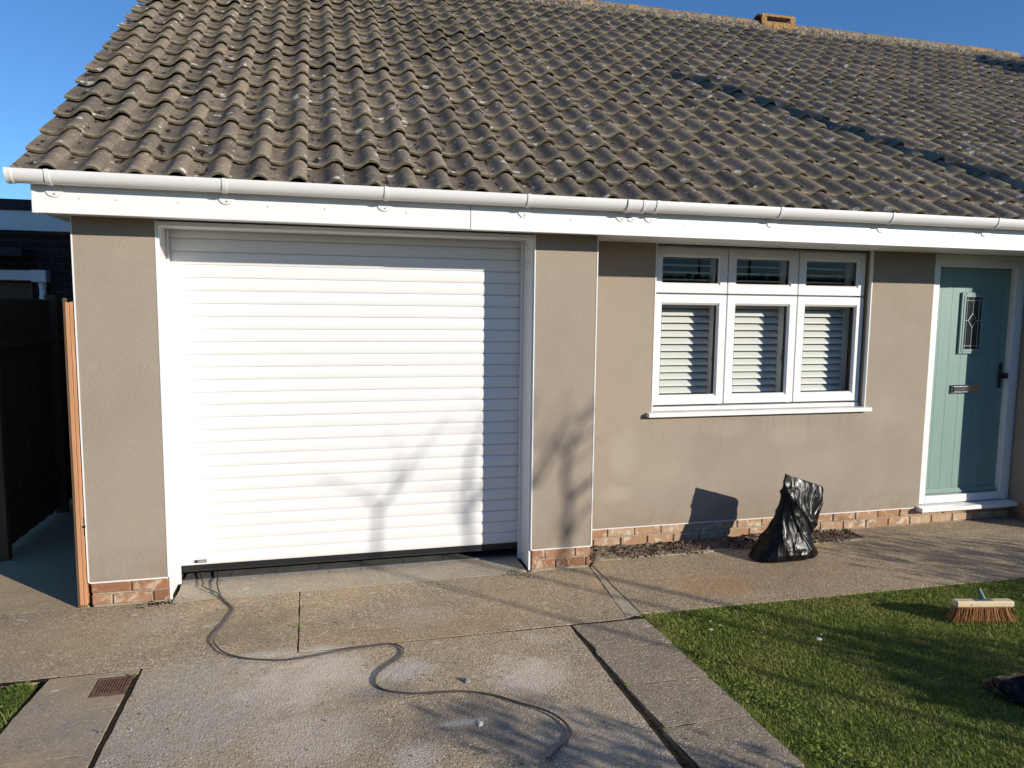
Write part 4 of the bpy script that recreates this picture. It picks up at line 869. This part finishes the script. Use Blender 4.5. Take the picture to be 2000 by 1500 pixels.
# broom head
br = empty('broom_head', (5.19, -1.40, .0), 'wooden broom head with ginger bristles and green socket standing on the lawn', 'broom'); br.rotation_euler = (0, 0, R(-12))
MB().box(-.178, .178, -.028, .028, .090, .128, .008).build('block', 'pale', br)
MB().tube([(-.09, -.029, .108), (-.09, -.026, .108)], .004, 8).build('hole', 'bmetal', br)
MB().box(-.05, .05, -.020, .022, .1282, .132, .001).build('socket_plate', 'gplast', br)
MB().tube([(0, .0, .132), (-.004, .01, .15), (-.012, .03, .185)], [.018, .014, .0125], 12).build('socket', 'gplast', br, 40)
MB().add([(-.165, -.022, .0903), (.165, -.022, .0903), (.165, .022, .0903), (-.165, .022, .0903), (-.178, -.028, .02), (.178, -.028, .02), (.178, .028, .02), (-.178, .028, .02)], [(0, 1, 2, 3), (4, 7, 6, 5), (0, 4, 5, 1), (1, 5, 6, 2), (2, 6, 7, 3), (3, 7, 4, 0)]).build('bristle_core', 'coircore', br)
V = []; F = []; tv = []
for tx in range(19):
    for ty in range(4):
        cx, cy = -.162+tx*.018, -.02+ty*.0135; tcol = random.uniform(.1, .9)
        for k in range(28):
            a = random.uniform(0, 6.28); d = .006*math.sqrt(random.random()); x0, y0 = cx+d*math.cos(a), cy+d*math.sin(a)
            fx = cx/.17; x1 = x0+fx*.032+random.gauss(0, .006); y1 = y0+(cy/.02)*.012+random.gauss(0, .006); zb = random.uniform(.002, .014)
            b = len(V); wq = .0013; pa = random.uniform(0, 3.14); ox, oy = math.cos(pa)*wq, math.sin(pa)*wq
            mx_, my_ = (x0+x1)/2-fx*.006, (y0+y1)/2
            V += [(x0-ox, y0-oy, .0905), (x0+ox, y0+oy, .0905), (mx_+ox, my_+oy, .05), (mx_-ox, my_-oy, .05), (x1+ox*.5, y1+oy*.5, zb), (x1-ox*.5, y1-oy*.5, zb)]
            F += [(b, b+1, b+2, b+3), (b+3, b+2, b+4, b+5)]; tv += [min(1, max(0, tcol+random.gauss(0, .15)))]*6
bm_ = mk('bristles', np_mesh('bristles', V, F, {'tv': tv}), 'coir', br); bm_['kind'] = 'stuff'
# cable
cp = [(.60, .70), (.654, .529), (.69, .30), (.70, .179), (.735, .02), (.783, -.099), (.843, -.232), (.838, -.32), (.821, -.414), (.792, -.579), (.788, -.65), (.806, -.723), (.873, -.847), (.982, -.93), (1.08, -.965), (1.162, -.984), (1.25, -.982), (1.341, -.968), (1.5, -.934), (1.663, -.923), (1.735, -.932), (1.775, -.975), (1.784, -1.03), (1.741, -1.108), (1.655, -1.199), (1.618, -1.285), (1.625, -1.363), (1.686, -1.426), (1.814, -1.475), (2.006, -1.501), (2.142, -1.567), (2.242, -1.66), (2.339, -1.75), (2.395, -1.841), (2.407, -1.933), (2.372, -2.002), (2.285, -2.074), (2.24, -2.15), (2.2, -2.35), (2.25, -2.7), (2.5, -3.2), (2.6, -4)]
def catmull(P, n=8):
    out = []; P = [Vector((p[0], p[1], 0)) for p in P]
    for i in range(len(P)-1):
        a, b, c, d = P[max(i-1, 0)], P[i], P[i+1], P[min(i+2, len(P)-1)]
        for k in range(n):
            t = k/n; out.append(.5*((2*b)+(c-a)*t+(2*a-5*b+4*c-d)*t*t+(3*b-a-3*c+d)*t**3))
    return out+[P[-1]]
def cable(name, P, r, label, zf):
    pts = [Vector((p.x, p.y, zf(p))) for p in catmull(P)]
    return tag(MB().tube(pts, r, 8).build(name, 'cable', None, True), label, 'cable')
cable('extension_cable', cp, .0050, 'grey cable snaking from under the garage door across the drive', lambda p: .0075+.006*max(0, math.sin(p.x*6+p.y*4))+(.012 if p.y > -.0 else 0))
cable('thin_cable', [(.52, .62), (.56, .42), (.60, .25), (.615, .20), (.61, .17), (.655, .10), (.72, .02), (.765, -.07), (.80, -.15)], .0042, 'thin black cable beside the grey one under the garage door', lambda p: .0065+(.010 if p.y > 0 else 0))
# drain cover
dc = empty('drain_cover', (.39, -1.05, -.003), 'small rusty gully grating set in the grey slabs', 'drain cover')
fr = MB()
frame_ring(fr, -.082, .072, -.095, .088, .016, 0, .01)
fr.v = [(v[0], v[2], v[1]-.006) for v in fr.v]; fr.build('frame', 'rust', dc)
for k in range(10):
    x = -.060+k*.0122; MB().box(x, x+.0066, -.058, .07, -.010, .003, .001).build('bar', 'rust', dc)
MB().box(-.066, .056, -.079, -.058, -.010, .003, .001).build('bar_end', 'rust', dc); MB().box(-.066, .056, -.079, .072, -.040, -.03).build('sump', 'earth', dc)
# debris
def chip(name, x, y, r, mat, label, cat, group=None, z=0., flat=.35):
    mb = MB(); n = 7
    top = [(r*random.uniform(.7, 1.2)*math.cos(2*math.pi*k/n), r*random.uniform(.5, 1)*math.sin(2*math.pi*k/n), r*flat*random.uniform(.4, 1.2)) for k in range(n)]
    bot = [(p[0]*1.1, p[1]*1.1, 0) for p in top]
    mb.add(top+bot+[(0, 0, r*flat*1.4)], [(k, (k+1) % n, 2*n) for k in range(n)]+[(n+k, n+(k+1) % n, (k+1) % n, k) for k in range(n)]+[tuple(range(2*n-1, n-1, -1))])
    o = mb.build(name, mat); o.location = (x, y, z); o.rotation_euler.z = random.uniform(0, 6.28); return tag(o, label, cat, group)
chip('stone', 2.05, -1.40, .022, 'stone', 'grey stone lying alone on the drive, right of the cable loop', 'stone', flat=.7)
chip('paint_flake', 2.04, -1.78, .016, 'chip', 'white flake in the dark patch on the drive', 'flake')
for (x, y, r, l) in ((4.05, -1.42, .028, 'largest white paper scrap on the middle of the lawn'), (4.1, -1.37, .016, 'thin white scrap just behind the largest scrap on the lawn'), (3.52, -1.17, .022, 'white scrap on the lawn near the paving corner, nearest of its cluster'), (3.60, -1.13, .014, 'small white fleck on the lawn, right of its cluster near the paving corner'), (3.57, -1.07, .012, 'small white fleck on the lawn, farthest of its cluster near the paving corner'), (3.74, -1.25, .009, 'tiny white fleck, left of a pair on the lawn'), (3.78, -1.27, .009, 'tiny white fleck, right of a pair on the lawn'), (4.35, -1.94, .010, 'white fleck on the shaded lawn left of the folded black sack')):
    chip('paper_scrap', x, y, r*.55, 'chip', l, 'scrap', 'white scraps on the lawn', z=.014, flat=.12)
V = []; F = []
for k in range(420):       # grit and crumbs, thickest by the broken left corner of the threshold
    if k < 110: x, y = random.gauss(.42, .06), random.gauss(-.03, .04)
    elif k < 170: x, y = random.gauss(2.68, .07), random.gauss(-.03, .05)
    elif k < 230: x, y = random.uniform(.5, 2.7), random.gauss(.28, .03)
    else: x, y = random.uniform(.5, 3.1), random.uniform(-2.4, -.05)
    if y > -.01 and not (.47 < x < 2.75): continue
    r = random.uniform(.002, .006)*(2 if k < 170 and random.random() < .25 else 1); b = len(V)
    for d in ((1, 0, 0), (-1, 0, 0), (0, 1, 0), (0, -1, 0), (0, 0, 1), (0, 0, -1)): V.append((x+d[0]*r*random.uniform(.6, 1.4), y+d[1]*r*random.uniform(.6, 1.4), .002+r*.5+d[2]*r*.7))
    F += [(b+i, b+j, b+q) for i in (0, 1) for j in (2, 3) for q in (4, 5)]
stuff(mk('grit', np_mesh('grit', V, F), 'strip'), 'crumbs of concrete and grit scattered over the drive', 'grit')

# ================================================================== OUT OF FRAME SHADOW CASTERS (garden behind and right of the camera)
def shrub(name, label, loc, rx, ry, rz, n, seed):
    rs = random.Random(seed); e = empty(name, loc, label, 'shrub'); V = []; F = []; tv = []
    for k in range(n):
        while True:
            u = Vector((rs.uniform(-1, 1), rs.uniform(-1, 1), rs.uniform(-1, 1)))
            if u.length < 1: break
        f = 1+.35*fbm(u.x*2+seed, u.y*2, u.z*2); u = u*(.55+.45*u.length)*f; c = Vector((u.x*rx, u.y*ry, rz+u.z*rz)); s = rs.uniform(.02, .04); d = Vector((rs.gauss(0, 1), rs.gauss(0, 1), rs.gauss(0, 1))).normalized(); q = d.orthogonal().normalized(); b = len(V)
        V += [c-d*s, c+q*s*.4, c+d*s, c-q*s*.4]; F.append((b, b+1, b+2, b+3)); tv += [rs.random()]*4
    mk('crown', np_mesh('crown', V, F, {'tv': tv}), 'leaf', e); st = MB()
    for k in range(5): st.tube([(0, 0, -.05), (rs.uniform(-.4, .4)*rx, rs.uniform(-.4, .4)*ry, rz*rs.uniform(1, 1.5))], [.02, .006], 6)
    st.build('trunk', 'bark', e); return e
def back(x, y, z, t): return (x+SUN.x/-SUN.y*t, y-t, z+SUN.z/-SUN.y*t)
def stem_tree(label, trunk, limbs, seed, r0):
    rs = random.Random(seed); y0 = -6.4; K = 2.2   # K metres further towards the sun than the drawn outline
    sh = lambda L: [(p[0]+.93*K, p[1]+.41*K) for p in L]
    trunk = [(trunk[0][0]+.93*K, -.05)]+sh(trunk[1:]); limbs = [(sh(L), r*1.2) for L, r in limbs]; r0 *= 1.1
    x0 = trunk[0][0]; e = empty('bare_tree', (x0, y0, -.02), label, 'tree'); tb = MB(); bb = MB()
    def P(p, dy): return Vector((p[0]-x0, dy, p[1]))
    n = len(trunk); tb.tube([P(p, rs.gauss(0, .01)) for p in trunk], [r0*(1-.45*k/(n-1)) for k in range(n)], 8)
    for L, r in limbs:
        dy = 0; pts = []
        for k, p in enumerate(L): pts.append(P(p, dy)); dy += rs.gauss(0, .05)
        m = len(pts); bb.tube(pts, [max(.003, r*(1-.7*k/(m-1))) for k in range(m)], 6)
        for q in range(3 if r > .011 else 1):      # fine twigs off each limb
            k = rs.randrange(1, m); a = pts[k]; d = Vector((rs.gauss(0, .7), rs.gauss(0, .6), rs.uniform(.4, 1))).normalized(); ln = rs.uniform(.15, .35)
            bb.tube([a, a+d*ln*.5+Vector((rs.gauss(0, .02), 0, .02)), a+d*ln], [r*.4, r*.3, .002], 5)
    tb.build('trunk', 'bark', e, True); bb.build('crown', 'bark', e, True)
stem_tree('bare slender tree out of the picture on the right whose forked branches shade the pier', [(6.98, -.05), (6.95, .9), (6.935, 1.7), (6.94, 1.95), (6.955, 2.26)],
    [([(6.955, 2.24), (7.05, 2.31), (7.14, 2.42), (7.26, 2.52)], .017), ([(6.955, 2.24), (6.945, 2.45), (6.96, 2.62), (7.02, 2.78), (7.12, 2.95)], .017), ([(6.935, 1.93), (7.03, 2.02), (7.14, 2.16), (7.25, 2.24)], .013),
     ([(6.945, 2.42), (6.90, 2.55), (6.80, 2.68), (6.74, 2.83)], .010), ([(6.95, 2.6), (7.08, 2.70), (7.18, 2.83)], .009), ([(6.94, 1.9), (6.85, 2.0), (6.80, 2.1)], .008)], 4, .030)
stem_tree('bare slender tree out of the picture on the right, middle of three', [(6.52, -.05), (6.55, 1.0), (6.57, 2.0), (6.56, 2.4), (6.58, 2.68)],
    [([(6.57, 2.2), (6.66, 2.38), (6.78, 2.6), (6.86, 2.74), (6.95, 2.82)], .013), ([(6.62, 2.32), (6.72, 2.36), (6.80, 2.5), (6.86, 2.58)], .014), ([(6.565, 2.1), (6.46, 2.2), (6.40, 2.34)], .012), ([(6.58, 2.66), (6.62, 2.8)], .012)], 8, .021)
stem_tree('bare slender tree out of the picture on the right, nearest the drive', [(5.88, -.05), (5.91, 1.0), (5.92, 2.0), (5.94, 2.3)],
    [([(5.94, 2.28), (6.05, 2.42), (6.16, 2.6), (6.24, 2.74)], .013), ([(5.94, 2.28), (5.86, 2.36), (5.77, 2.46), (5.72, 2.5)], .010), ([(6.05, 2.42), (6.03, 2.56), (6.02, 2.64)], .008)], 15, .021)
shrub('evergreen_shrub', 'evergreen shrub out of the picture on the lawn, under the bare trees', (6.95, -4.45, -.05), .8, .36, .66, 9000, 3)
shrub('evergreen_shrub', 'larger evergreen shrub out of the picture to the right, by the path', (8.7, -3.3, -.05), 1.0, .7, .78, 4200, 9)
shrub('evergreen_shrub', 'evergreen shrub out of the picture just right of the camera', (4.55, -4.35, -.05), .5, .20, .58, 2600, 21)
pt = Vector(back(4.85, 2.27, 4.20, 10.)); pb = pt+Vector((.17, 0, -1))*(pt.z+.1)
tag(MB().tube([pb, pt], [.17, .13], 14).build('utility_pole', 'pole', None, True), 'tall timber pole out of the picture whose shadow crosses the roof', 'pole')
# unseen leafy screen added behind the camera to block low sky light and reflections
def added_hedge():
    e = empty('added_hedge', (3, -13, -.05), 'long leafy screen added out of the picture to block low sky light', 'added_hedge'); V = []; F = []; tv = []
    for k in range(26000):
        f = random.random(); x = random.uniform(-14, 14)
        if f < .62: y = .9+random.gauss(0, .10)+.12*fbm(x*.7, 0); z = random.uniform(0, 2.7)
        elif f < .8: y = -.9; z = random.uniform(0, 2.7)
        else: y = random.uniform(-.9, .95); z = 2.7+random.gauss(0, .06)+.12*fbm(x*.5, y, 3)
        s_ = random.uniform(.05, .10); d = Vector((random.gauss(0, 1), random.gauss(0, 1), random.gauss(0, 1))).normalized(); q = d.orthogonal().normalized(); c = Vector((x, y, z)); b = len(V)
        V += [c-d*s_, c+q*s_*.5, c+d*s_, c-q*s_*.5]; F.append((b, b+1, b+2, b+3)); tv += [random.random()]*4
    mk('foliage', np_mesh('foliage', V, F, {'tv': tv}), 'leaf', e); MB().box(-13.8, 13.8, -.75, .75, 0, 2.55).build('core', 'earth', e)
added_hedge()
